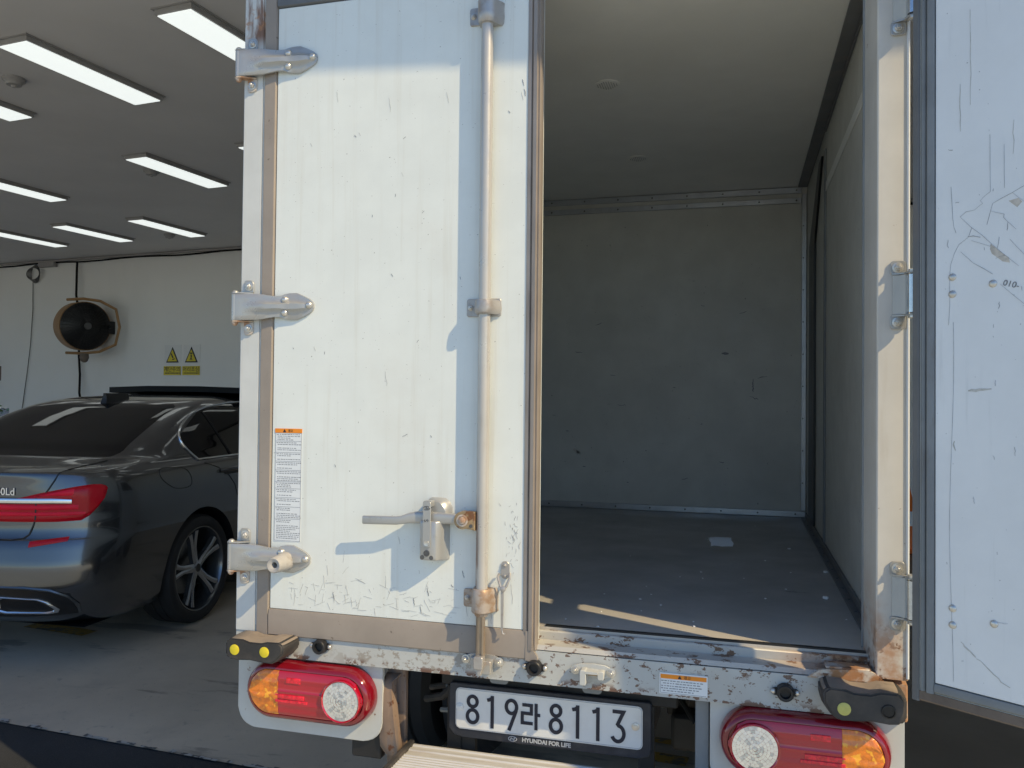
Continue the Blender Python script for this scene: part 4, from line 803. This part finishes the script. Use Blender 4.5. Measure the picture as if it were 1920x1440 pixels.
# -- chassis and running gear
for x in (.52, 1.2): bm = new(); box(bm, x, x+.06, .35, 4.4, .56, .7, .005); tp('chassis_rail', bm, 'chassis')
for y in (.36, 1.6, 2.9): bm = new(); box(bm, .58, 1.2, y, y+.07, .58, .68, .005); tp('cross_member', bm, 'chassis')
bm = new(); box(bm, .06, 1.72, .1, 2.55, .745, .8); tp('floor_bearer', bm, 'chassis')
bm = new(); cyl(bm, (.3, 1.25, .31), (1.48, 1.25, .31), .05, seg=12); lathe(bm, [(.03, -.17), (.12, -.08), (.13, 0), (.12, .08), (.03, .17)], (.89, 1.25, .31), (1, 0, 0), 18); tp('rear_axle', bm, 'chassis')
def truck_wheel(x, y, r=.3, w_=.17):
    bm = new(); lathe(bm, [(r*.62, -w_/2), (r*.9, -w_/2), (r, -w_/2+.03), (r, -.055), (r-.012, -.05), (r-.012, -.04), (r, -.035), (r, -.006), (r-.012, -.003), (r-.012, .007), (r, .01), (r, .05), (r, w_/2-.03), (r*.9, w_/2), (r*.62, w_/2)], (x, y, r+.004), (1, 0, 0), 40); o = tp('wheel', bm, 'tyre')
    b = new(); lathe(b, [(r*.61, -w_/2+.01), (r*.5, -w_/2+.04), (.05, -w_/2+.05), (.05, w_/2-.05), (r*.5, w_/2-.04), (r*.61, w_/2-.01)], (x, y, r+.004), (1, 0, 0), 28); obj('rim', b, 'cab', o)
for x in (.14, .36, 1.42, 1.64): truck_wheel(x, 1.25)
for x in (.2, 1.58): truck_wheel(x, 3.75)
bm = new(); tube(bm, [(.5, .22, .58), (.56, .2, .6), (.6, .2, .64), (.66, .24, .68), (.7, .35, .7)], .012, 8); tube(bm, [(.5, .26, .6), (.56, .24, .62), (.6, .25, .67), (.63, .3, .7)], .009, 8); tp('brake_hose', bm, 'rubber')
bm = new(); box(bm, .56, .6, .22, .26, .6, .63, .004); tube(bm, [(.52, .3, .52), (.56, .28, .53), (.575, .28, .54)], .008, 6); tp('hose_clip', bm, 'gasket')
bm = new(); lathe(bm, [(.001, -.09), (.21, -.085), (.28, -.06), (.29, 0), (.28, .06), (.2, .08), (.001, .085)], (.86, .75, .45), (.1, .1, 1), 32); tp('spare_wheel', bm, 'tyre')
bm = new(); box(bm, 1.22, 1.3, .25, .33, .5, .6, .01); tube(bm, [(1.2, .3, .66), (1.25, .25, .64), (1.29, .2, .6)], .008, 6); tp('cable_clip', bm, 'chassis')
# -- cab, seen only from the side
bm = new(); prism(bm, [(2.75, .42), (2.75, 1.95), (2.95, 1.99), (3.6, 1.97), (4.25, 1.3), (4.42, 1.05), (4.45, .45), (4.2, .35)], 'x', .06, 1.72, .04, 2); cb = tp('cab', bm, 'cab')
for x in (.052, 1.722): bm = new(); prism(bm, [(2.95, 1.2), (2.98, 1.85), (3.58, 1.84), (4.05, 1.3), (4.0, 1.2)], 'x', x, x+.006); obj('side_window', bm, 'carglass', cb)
bm = new(); prism(bm, [(.3, 1.25), (1.48, 1.25), (1.48, 1.8), (.3, 1.8)], 'y', 2.74, 2.748); obj('rear_window', bm, 'carglass', cb)

for o in T.children:                                          # everything bolted to the rail sits on its face
    if o.name.split('.')[0] in ('lamp_socket', 'rod_keeper', 'rail_sticker', 'rubber_buffer', 'lamp_plate', 'tail_lamp', 'rod_foot', 'mud_flap') and o.type == 'MESH':
        xc = sum(v.co.x for v in o.data.vertices)/len(o.data.vertices)+.89
        o.location = ((1.397-xc)*.0073, -.0155, .005)
# ---- loose things on the cargo floor
bm = new(); rs = []
for k in range(9):
    u = -1+k/4; a = u*.55; rs.append([(v*.045+.004*math.sin(k*2.1+j), math.sin(a)*.055+.003*math.sin(j*1.7+k), .001+max(0, .045*math.cos(a*1.9))+.002*math.sin(k+j)) for j, v in enumerate((-1, -.75, -.4, 0, .45, .8, 1))])
V = rings(bm, rs, False, False); bmesh.ops.solidify(bm, geom=bm.faces[:], thickness=.012)
o = obj('foam_scrap', bm, 'foam', smooth=60); o.location = (1.325, 1.31, .888); o.rotation_euler = (.3, 0, R(20)); tag(o, 'largest scrap of white foam, curled, on the dark cargo floor', 'foam scrap')
def onfloor(px, py):                                          # positions surveyed on the cargo floor, metres
    return px, py
def chip(x, y, r, lb, grp=None):
    bm = new(); n = random.randint(5, 8); pts = [(r*random.uniform(.6, 1.1)*math.cos(2*math.pi*k/n), r*random.uniform(.5, .9)*math.sin(2*math.pi*k/n)) for k in range(n)]
    prism(bm, pts, 'z', 0, r*.45, r*.12); o = obj('foam_chip', bm, 'foam', smooth=0); o.location = (x, y, .8686); o.rotation_euler = (0, 0, random.uniform(0, 6)); tag(o, lb, 'foam chip', grp); return o
chip(1.7, 1.04, .014, 'larger foam chip beside the floor angle, the left of two lying close together'); chip(1.728, 1.03, .011, 'small foam chip on the floor angle, right of two lying close together')
chip(1.662, .624, .015, 'large flat foam chip nearest the open end, close to the right wall'); chip(1.604, 1.495, .009, 'small foam chip deepest in the truck, behind the big chips by the wall')
for x, y in ((1.693, .381), (1.481, .567), (1.419, .849), (.993, 1.133), (1.136, .514), (1.178, .387), (1.206, .806), (1.272, .911), (1.283, .805), (1.11, .622), (.994, .476), (1.11, .441), (1.036, .1), (.938, .149), (1.019, .259), (1.285, .18), (1.48, 2.1), (1.281, .228), (1.13, .301), (1.55, .72), (1.58, 1.0), (1.5, 1.2)):
    chip(x, y, random.uniform(.0028, .005), 'tiny white foam crumb scattered on the dark cargo floor', 'foam crumbs on the cargo floor')
# marks on the bulkhead and side wall
S = [(wig(1.31, 1.735, 1.345, 1.735, 4, .05), .014)]
for x, z in ((.5, 1.75), (.75, 1.45), (.9, 1.2), (1.4, 1.95), (1.5, 1.6), (1.2, 1.35), (.62, 1.9), (1.05, 1.55), (1.46, 1.5), (.45, 1.3), (.8, 1.02), (1.1, 1.05), (1.3, 1.15), (.55, 1.1), (1.2, 2.0), (.7, 1.62)):
    a = random.uniform(-.4, .4); l = random.uniform(.008, .045); S.append((wig(x, z, x+l*math.cos(a), z+l*math.sin(a), 4, .1), .004))
for z in (1.58, 1.56, 1.6): S.append((wig(1.47, z, 1.475, z-.03, 4, .1), .006))
strokes('lining_scuff', T, 'scuff', S, FY, 2.4985, 2.4993)
S = [(wig(.5, 1.2, .53, 1.17, 5, .1), .02), (wig(.515, 1.19, .54, 1.165, 5, .1), .012)]; strokes('lining_stain', T, 'scuffbrown', S, FY, 2.4985, 2.499)
FX = AX['x']; S = [(wig(.35, 1.56, .2, 1.5, 6, .04), .008), (wig(.2, 1.6, .16, 1.48, 6, .04), .01), (wig(.17, 1.68, .18, 1.5, 6, .03), .008), (wig(.28, 1.42, .16, 1.4, 5, .05), .006), (wig(.24, 1.8, .22, 1.7, 5, .05), .003), (wig(.2, 2.0, .2, 1.9, 5, .03), .003)]
strokes('wall_scuff', T, 'scuff', S, FX, 1.7442, 1.7449)

# ================================================================== grey saloon car
CA = R(3.4); CO = Vector((-2.917, 2.517, .004))
CAR = thing('saloon_car', 'dark grey saloon car parked nose-in in the bay with its sunroof raised', 'car', CO, CA)
SL = np.array([
 (.19, .82, -.86, .36, 2.6, 3.82), (.225, .875, -1.0, .40, 2.8, 3.92), (.30, .915, -1.085, .46, 3.0, 3.98), (.38, .932, -1.14, .49, 3.0, 4.01), (.45, .945, -1.158, .52, 3.1, 4.03), (.53, .95, -1.158, .53, 3.1, 4.04),
 (.62, .953, -1.143, .54, 3.1, 4.03), (.685, .953, -1.124, .54, 3.1, 4.01), (.70, .952, -1.112, .53, 3.1, 4.0), (.76, .95, -1.098, .52, 3.1, 3.98), (.84, .947, -1.096, .51, 3.0, 3.92), (.92, .94, -1.096, .50, 3.0, 3.8), (.985, .926, -1.098, .49, 2.9, 3.55), (1.03, .905, -1.104, .49, 2.8, 3.0), (1.048, .888, -1.10, .49, 2.8, 2.8),
 (1.058, .878, -1.05, .48, 2.8, 2.74), (1.068, .87, -.95, .45, 2.8, 2.7), (1.08, .863, -.76, .41, 2.8, 2.66), (1.095, .856, -.6, .38, 2.8, 2.62), (1.115, .845, -.522, .36, 2.9, 2.58), (1.16, .82, -.425, .33, 3., 2.48), (1.23, .783, -.258, .29, 3., 2.32), (1.30, .742, -.085, .26, 3., 2.16),
 (1.36, .70, .072, .25, 3., 2.02), (1.41, .645, .222, .25, 3., 1.88), (1.445, .575, .41, .25, 2.9, 1.75), (1.468, .47, .66, .25, 2.8, 1.6), (1.482, .32, .95, .25, 2.6, 1.45), (1.488, .12, 1.12, .12, 2.4, 1.3)])
def _hermite(zs):
    x = SL[:, 0]; Y = SL[:, 1:]; n = len(x); h = np.diff(x)[:, None]; d = np.diff(Y, axis=0)/h; m = np.zeros_like(Y)
    m[0] = d[0]; m[-1] = d[-1]
    for i in range(1, n-1):
        w1, w2 = 2*h[i]+h[i-1], h[i]+2*h[i-1]; s = d[i-1]*d[i] > 0
        m[i] = np.where(s, (w1+w2)/np.where(s, w1/np.where(d[i-1] == 0, 1, d[i-1])+w2/np.where(d[i] == 0, 1, d[i]), 1), 0)
    out = []
    for z in zs:
        i = min(max(np.searchsorted(x, z)-1, 0), n-2); t = (z-x[i])/h[i, 0]; hh = h[i, 0]
        out.append((2*t**3-3*t**2+1)*Y[i]+(t**3-2*t**2+t)*hh*m[i]+(-2*t**3+3*t**2)*Y[i+1]+(t**3-t**2)*hh*m[i+1])
    return np.array(out)
_c = {}
def sl(z):
    k = round(z, 5)
    if k not in _c: _c[k] = _hermite([z])[0]
    return _c[k]
def cpt(t, z):                                                # t 0 (rear centre) .. 1 (start of flank) .. 2 front end of flank; right side
    w_, yr, c, n, yf = sl(z)
    if t <= 1: a = t*math.pi/2; return Vector((w_*math.sin(a)**(2/n), yr+c-c*math.cos(a)**(2/n), z))
    return Vector((w_, yr+c+(yf-c-yr-c)*(t-1), z))
def tX(X, z): w_, yr, c, n, yf = sl(z); return math.asin(min(1, max(0, X/w_))**(n/2))/(math.pi/2)
def tY(Y, z):
    w_, yr, c, n, yf = sl(z)
    if Y >= yr+c: return 1+(Y-yr-c)/(yf-c-yr-c)
    return math.acos(max(0, min(1, (yr+c-Y)/c))**(n/2))/(math.pi/2)
def cn(t, z, e=.004):
    a = cpt(min(2, t+e), z)-cpt(max(.0005, t-e), z); z0, z1 = max(.19, z-.004), min(1.488, z+.004)
    tt = t; b = cpt(tt, z1)-cpt(tt, z0); n = a.cross(b); n.normalize(); return n
zs = sorted(set([float(v) for v in np.interp(np.linspace(0, len(SL)-1, 105), range(len(SL)), SL[:, 0])]))
ts = [0] + [1-math.cos(k/22*math.pi/2)*1. if False else (k/22)**1.0 for k in range(1, 23)]
bm = new(); rs = []
for z in zs:
    w_, yr, c, n, yf = sl(z)
    half = [cpt(t, z) for t in ts] + [cpt(1+k/30, z) for k in range(1, 31)] + [Vector((w_*math.sin(a)**(2/n), yf-c+c*math.cos(a)**(2/n), z)) for a in [math.pi/2*(1-k/14) for k in range(1, 15)]]
    rs.append([tuple(p) for p in half] + [(-p.x, p.y, p.z) for p in half[1:-1][::-1]])
rings(bm, rs)
body = obj('body', bm, ['carpaint', 'carblack'], CAR, 60, raw=True)
def arch(y):
    b = new(); cyl(b, (-1.2, y, .35), (1.2, y, .35), .398, seg=64); box(b, -1.2, 1.2, y-.39, y+.39, -.1, .36)
    bmesh.ops.recalc_face_normals(b, faces=b.faces); me = bpy.data.meshes.new('c'); b.to_mesh(me); b.free(); me.materials.append(M['carpaint']); me.materials.append(M['carblack'])
    for p in me.polygons: p.material_index = 1
    return bpy.data.objects.new('c', me)
cut = []
for y in (0, 3.1):
    b = new(); cyl(b, (.45, y, .35), (1.2, y, .35), .398, seg=72); cyl(b, (-1.2, y, .35), (-.45, y, .35), .398, seg=72)
    bmesh.ops.recalc_face_normals(b, faces=b.faces); me = bpy.data.meshes.new('c'); b.to_mesh(me); b.free(); me.materials.append(M['carpaint']); me.materials.append(M['carblack'])
    for p in me.polygons: p.material_index = 1
    o = bpy.data.objects.new('c', me); COL.objects.link(o); md = body.modifiers.new('b', 'BOOLEAN'); md.operation = 'DIFFERENCE'; md.object = o; md.solver = 'EXACT'; cut.append(o)
    o.matrix_world = Matrix.Translation(CO) @ Matrix.Rotation(CA, 4, 'Z')
bpy.context.view_layer.update(); dg = bpy.context.evaluated_depsgraph_get(); me = bpy.data.meshes.new_from_object(body.evaluated_get(dg)); body.modifiers.clear(); body.data = me
for o in cut: bpy.data.objects.remove(o)
me.shade_smooth(); me.set_sharp_from_angle(angle=R(50))
def cp(name, bm, m, parent=None, smooth=45): return obj(name, bm, m, parent or CAR, smooth, raw=True)
def patch(name, rows, off, m, parent=None, mirror=False, edge=True, thick=.004):
    """rows of (t, z) on the body surface, lifted by off; edges tucked in"""
    sides = []
    for sx in ((1, -1) if mirror else (1,)):
        bm = new(); G = []; ni = len(rows)
        for i, r in enumerate(rows):
            g = []
            for j, (t, z) in enumerate(r):
                p = cpt(abs(t), z); n = cn(max(.002, abs(t)), z)
                if t < 0: p.x, n.x = -p.x, -n.x
                e = edge and (i in (0, ni-1) or j in (0, len(r)-1)); q = p+n*(off-(thick if e else 0)); g.append(bm.verts.new((q.x*sx, q.y, q.z)))
            G.append(g)
        for i in range(ni-1):
            for j in range(len(G[0])-1): bm.faces.new((G[i][j], G[i][j+1], G[i+1][j+1], G[i+1][j]))
        sides.append(cp(name, bm, m, parent[len(sides)] if isinstance(parent, list) else parent, 60))
    return sides if mirror else sides[0]
def line_on(t_z, off, r, name, m, parent=None, seg=6):
    bm = new(); tube(bm, [cpt(t, z)+cn(max(.003, t), z)*off for t, z in t_z], r, seg); return cp(name, bm, m, parent)
# rear window: right half patched and mirrored
rows = []
for i in range(19):
    z = 1.1+(1.412-1.1)*i/18; b = np.interp(z, (1.1, 1.125, 1.38, 1.40, 1.412), (.63, .655, .575, .56, .52)); rows.append([(tX(b*k/16, z), z) for k in range(17)])
rows = [[(-t, z) for t, z in r[:0:-1]]+r for r in rows]; patch('rear_window', rows, .004, 'carglass', thick=.0035)
# side glass with bright surround
ol = [(.021, 1.053), (-.008, 1.086), (-.041, 1.124), (-.061, 1.156), (-.066, 1.184), (-.053, 1.215), (-.025, 1.241), (.025, 1.27), (.081, 1.296), (.148, 1.324), (.227, 1.352), (.316, 1.373), (.451, 1.394), (.607, 1.408), (.818, 1.424), (1.015, 1.43), (1.3, 1.43), (1.8, 1.4), (2.05, 1.35)]
rows = []
for i in range(17):
    z = 1.055+(1.424-1.055)*i/16; ys = np.interp(z, [p[1] for p in ol[:-3]], [p[0] for p in ol[:-3]]); ye = np.interp(z, (1.05, 1.2, 1.36, 1.43), (2.35, 2.25, 2.0, 1.5))
    rows.append([(tY(ys+.012+(ye-ys-.012)*k/24, z), z) for k in range(25)])
patch('side_window', rows, .003, 'carglass', thick=.003)
line_on([(tY(y, z), z) for y, z in ol], .003, .009, 'window_chrome', 'chrome', seg=8)
line_on([(tY(.021+(2.3-.021)*k/20, 1.053+.002*min(1, k/5)), 1.053+.002*min(1, k/5)) for k in range(21)], .003, .008, 'window_chrome', 'chrome', seg=8)
line_on([(tY(.43-.09*k/6, 1.06+.3*k/6), 1.06+.3*k/6) for k in range(7)], .006, .006, 'window_divider', 'carblack')
# tail lamps and chrome bar
ZTP = lambda X: float(np.interp(X, (.3, .5, .51, .637, .779, .842, .87, .886, .893), (.908, .909, .911, .942, .972, .982, .981, .97, .955)))
ZBT = lambda X: float(np.interp(X, (.3, .708, .814, .842, .871, .889, .893), (.785, .785, .79, .813, .86, .91, .948)))
rows = []; Xs = [.28+(.78-.28)*k/14 for k in range(15)] + [.8, .814, .828, .842, .856, .868, .878, .886, .8915]
for i in range(13): rows.append([(tX(X, ZBT(X)+(ZTP(X)-ZBT(X))*i/12), ZBT(X)+(ZTP(X)-ZBT(X))*i/12) for X in Xs])
tl = patch('tail_lamp', rows, .013, 'cartail', mirror=True, thick=.012)
def strip(name, m, x0, x1, z0, z1, off, n=14, par=None, mirror=True):
    return patch(name, [[(tX(x0+(x1-x0)*j/n, z0(x0+(x1-x0)*j/n)+(z1(x0+(x1-x0)*j/n)-z0(x0+(x1-x0)*j/n))*i/4), z0(x0+(x1-x0)*j/n)+(z1(x0+(x1-x0)*j/n)-z0(x0+(x1-x0)*j/n))*i/4) for j in range(n+1)] for i in range(5)], off, m, par, mirror, True, .003)
K = lambda v: (lambda X: v)
strip('lamp_bar', 'cartailhot', .29, .80, K(.852), K(.876), .0165, par=tl); strip('lamp_bar', 'cartailhot', .29, .84, K(.806+.012), K(.838), .0158, par=tl); strip('lamp_bar', 'cartailhot', .6, .78, K(.926), lambda X: ZTP(X)-.012, .0158, par=tl)
strip('chrome_strip', 'chrome', .0, .773, K(.884), lambda X: .912-max(0, X-.7)*.1, .021, 18)
patch('lid_seam', [[(tX(X, z), z) for X in (.608, .616)] for z in [.795+.12*k/10 for k in range(11)]], .0145, 'carblack', None, False, False)
line_on([(tX(X, z), z) for X, z in ((.70, 1.045), (.69, 1.01), (.665, .96), (.64, .92))] , .001, .0045, 'lid_seam', 'carblack')
line_on([(tX(X, z), z) for X, z in ((.605, .795), (.6, .77), (.585, .72), (.56, .698), (.5, .69), (.3, .688), (.02, .687))], .001, .0045, 'lid_seam', 'carblack')
line_on([(tX(X, z), z) for X, z in ((.70, 1.045), (.705, 1.06), (.70, 1.075), (.69, 1.085))], .001, .004, 'lid_seam', 'carblack')
strip('bumper_reflector', 'cartail', .60, .775, lambda X: .654+.03*(X-.6)/.175, lambda X: .685+.022*(X-.6)/.175, .004, 8)
# lower bumper: dark insert, exhaust
strip('bumper_insert', 'carblack', .0, .80, lambda X: .262+.02*(X/.8)**3, lambda X: .435-.03*max(0, (X-.6)/.2), .004, 18)
bm = new(); ex = [(.40, .31), (.44, .385), (.47, .40), (.66, .388), (.70, .37), (.735, .325), (.72, .305), (.68, .298), (.44, .298)]
f_ = lambda off: [tuple(cpt(tX(x, z), z)+cn(tX(x, z), z)*off) for x, z in ex]
c_ = [(sum(p[0] for p in ex)/9), (sum(p[1] for p in ex)/9)]
sc = lambda s: [(c_[0]+(x-c_[0])*s, c_[1]+(z-c_[1])*s) for x, z in ex]
def ring_s(s, off): return [tuple(cpt(tX(x, z), z)+cn(tX(x, z), z)*off) for x, z in sc(s)]
rings(bm, [ring_s(1., .002), ring_s(1.0, .012), ring_s(.95, .016), ring_s(.86, .014), ring_s(.83, .006)], False); cp('exhaust_trim', bm, 'chrome')
bm = new(); bm.faces.new([bm.verts.new(p) for p in ring_s(.87, .0068)]); cp('exhaust_opening', bm, 'carblack', None, 0)
line_on([(tX(X, z), z) for X, z in ((.0, .447), (.3, .447), (.6, .445), (.72, .43), (.79, .39), (.815, .34), (.80, .29))], .004, .008, 'bumper_chrome', 'rim')
bm = new(); bm.faces.new([bm.verts.new(p) for p in [tuple(v) for v in ()] or [(-.8, -.9, .195), (.8, -.9, .195), (.86, 3.9, .195), (-.86, 3.9, .195)]]); cp('underbody', bm, 'carblack', None, 0)
# badge
bx = .43; p = cpt(tX(bx, .945), .945); n = cn(tX(bx, .945), .945)
obj('badge', text_bm('740Ld', .054, Matrix.Translation(p+n*.004) @ Matrix.Rotation(math.atan2(n.y, n.x)+R(90), 4, 'Z') @ Matrix.Rotation(R(90), 4, 'X'), .0012, .0008), 'chrome', CAR, 0, raw=True)
# door lines, fuel flap, handle
line_on([(tY(y, z), z) for y, z in ((.07, 1.03), (.2, .99), (.31, .93), (.38, .86), (.41, .78))], .0005, .0035, 'door_seam', 'carblack')
line_on([(tY(y, z), z) for y, z in ((1.35, 1.03), (1.37, .8), (1.36, .5), (1.34, .3))], .0005, .0035, 'door_seam', 'carblack')
fl_ = [(-.43, .985), (-.42, 1.02), (-.36, 1.03), (-.22, 1.022), (-.16, 1.005), (-.13, .97), (-.125, .925), (-.15, .9), (-.22, .893), (-.3, .9), (-.35, .92), (-.4, .95)]
def loop_smooth(P, n=5):
    out = []; N_ = len(P)
    for i in range(N_):
        p0, p1, p2, p3 = (Vector((*P[(i+k) % N_], 0)) for k in (-1, 0, 1, 2))
        for k in range(n):
            t = k/n; q = .5*((2*p1)+(p2-p0)*t+(2*p0-5*p1+4*p2-p3)*t*t+(3*p1-p0-3*p2+p3)*t**3); out.append((q.x, q.y))
    return out
bm = new(); tube(bm, [cpt(tY(y, z), z)+cn(tY(y, z), z)*.0002 for y, z in loop_smooth(fl_)], .0024, 6, True); cp('fuel_flap_seam', bm, 'carblack')
bm = new(); tube(bm, [cpt(tY(y, .965), .965)+cn(1.1, .965)*o_ for y, o_ in ((.22, .0), (.25, .03), (.34, .042), (.44, .04), (.5, .03), (.53, .0))], [.012, .016, .017, .017, .016, .012], 10); cp('door_handle', bm, 'carpaint')
patch('handle_recess', [[(tY(.26+.22*j/6, z), z) for j in range(7)] for z in (.935, .95, .965, .98)], .0012, 'carblack', None, False, False)
# roof furniture
bm = new()
rs = [[(x, y, z+.0) for x, y, z in ((-.60, 1.06, h), (-.2, 1.0, h+.012), (.25, 1.0, h+.012), (.66, 1.06, h), (.66, 1.75, h-.03), (.25, 1.76, h-.01), (-.2, 1.76, h-.01), (-.60, 1.75, h-.03))] for h in (1.492, 1.537)]
rings(bm, rs); cp('raised_sunroof', bm, 'cable')
for x in (-.45, .5): bm = new(); tube(bm, [(x, 1.1, 1.53), (x, 1.3, 1.47)], .012, 6); cp('sunroof_arm', bm, 'carblack')
bm = new(); rings(bm, [[(x*s, y+dy, z) for x, y in ((-.02, .25), (.02, .25), (.03, .36), (.012, .5), (-.012, .5), (-.03, .36))] for z, s, dy in ((1.41, 1.2, -.02), (1.44, 1., -.01), (1.465, .7, -.005), (1.485, .4, -.01))]); cp('roof_fin', bm, 'carblack')
# wheels
def car_wheel(x, y, out):
    X = lambda d: x+out*d
    bm = new(); lathe(bm, [(.272, .0), (.284, .012), (.31, .016), (.335, .008), (.349, -.02), (.349, -.06), (.342, -.064), (.342, -.07), (.349, -.074), (.349, -.12), (.342, -.124), (.342, -.13), (.349, -.134), (.349, -.2), (.33, -.235), (.27, -.235)], (X(0), y, .349), (out, 0, 0), 64, False); o = cp('wheel', bm, 'tyre')
    b = new(); lathe(b, [(.276, -.02), (.279, .0), (.273, .007), (.264, .005), (.255, -.015), (.246, -.12), (.238, -.2), (.05, -.2)], (X(0), y, .349), (out, 0, 0), 64, False); cp('rim', b, 'rim', o)
    b = new(); c = Vector((X(-.02), y, .349))
    for k in range(5):
        a = R(90+72*k+14)
        for s in (-1, 1):
            def P(r, da, dx, h): return c+Vector((out*dx, math.cos(a+da)*r, math.sin(a+da)*r))
            rs = []
            for r, wd, sp, dx in ((.035, .024, .1, .0), (.075, .018, .115, -.004), (.14, .014, .1, -.002), (.2, .0155, .115, .006), (.25, .019, .15, .012)):
                e = Vector((0, -math.sin(a+s*sp), math.cos(a+s*sp))); p = P(r, s*sp, dx, 0)
                rs.append([p+e*wd+Vector((out*-.03, 0, 0)), p+e*wd, p+e*wd*.55+Vector((out*.006, 0, 0)), p-e*wd*.55+Vector((out*.006, 0, 0)), p-e*wd, p-e*wd+Vector((out*-.03, 0, 0))])
            rings(b, rs)
    lathe(b, [(.001, .01), (.03, .01), (.042, .004), (.045, -.03)], c, (out, 0, 0), 24); cp('spokes', b, 'rimface', o)
    b = new(); lathe(b, [(.001, .0125), (.026, .012), (.028, .009)], c, (out, 0, 0), 24); cp('hub_cap', b, 'carblack', o)
    b = new(); cyl(b, (X(-.11), y, .349), (X(-.13), y, .349), .17, seg=40); cp('brake_disc', b, 'rim', o)
car_wheel(.925, 0, 1); car_wheel(-.925, 0, -1); car_wheel(.925, 3.1, 1); car_wheel(-.925, 3.1, -1)
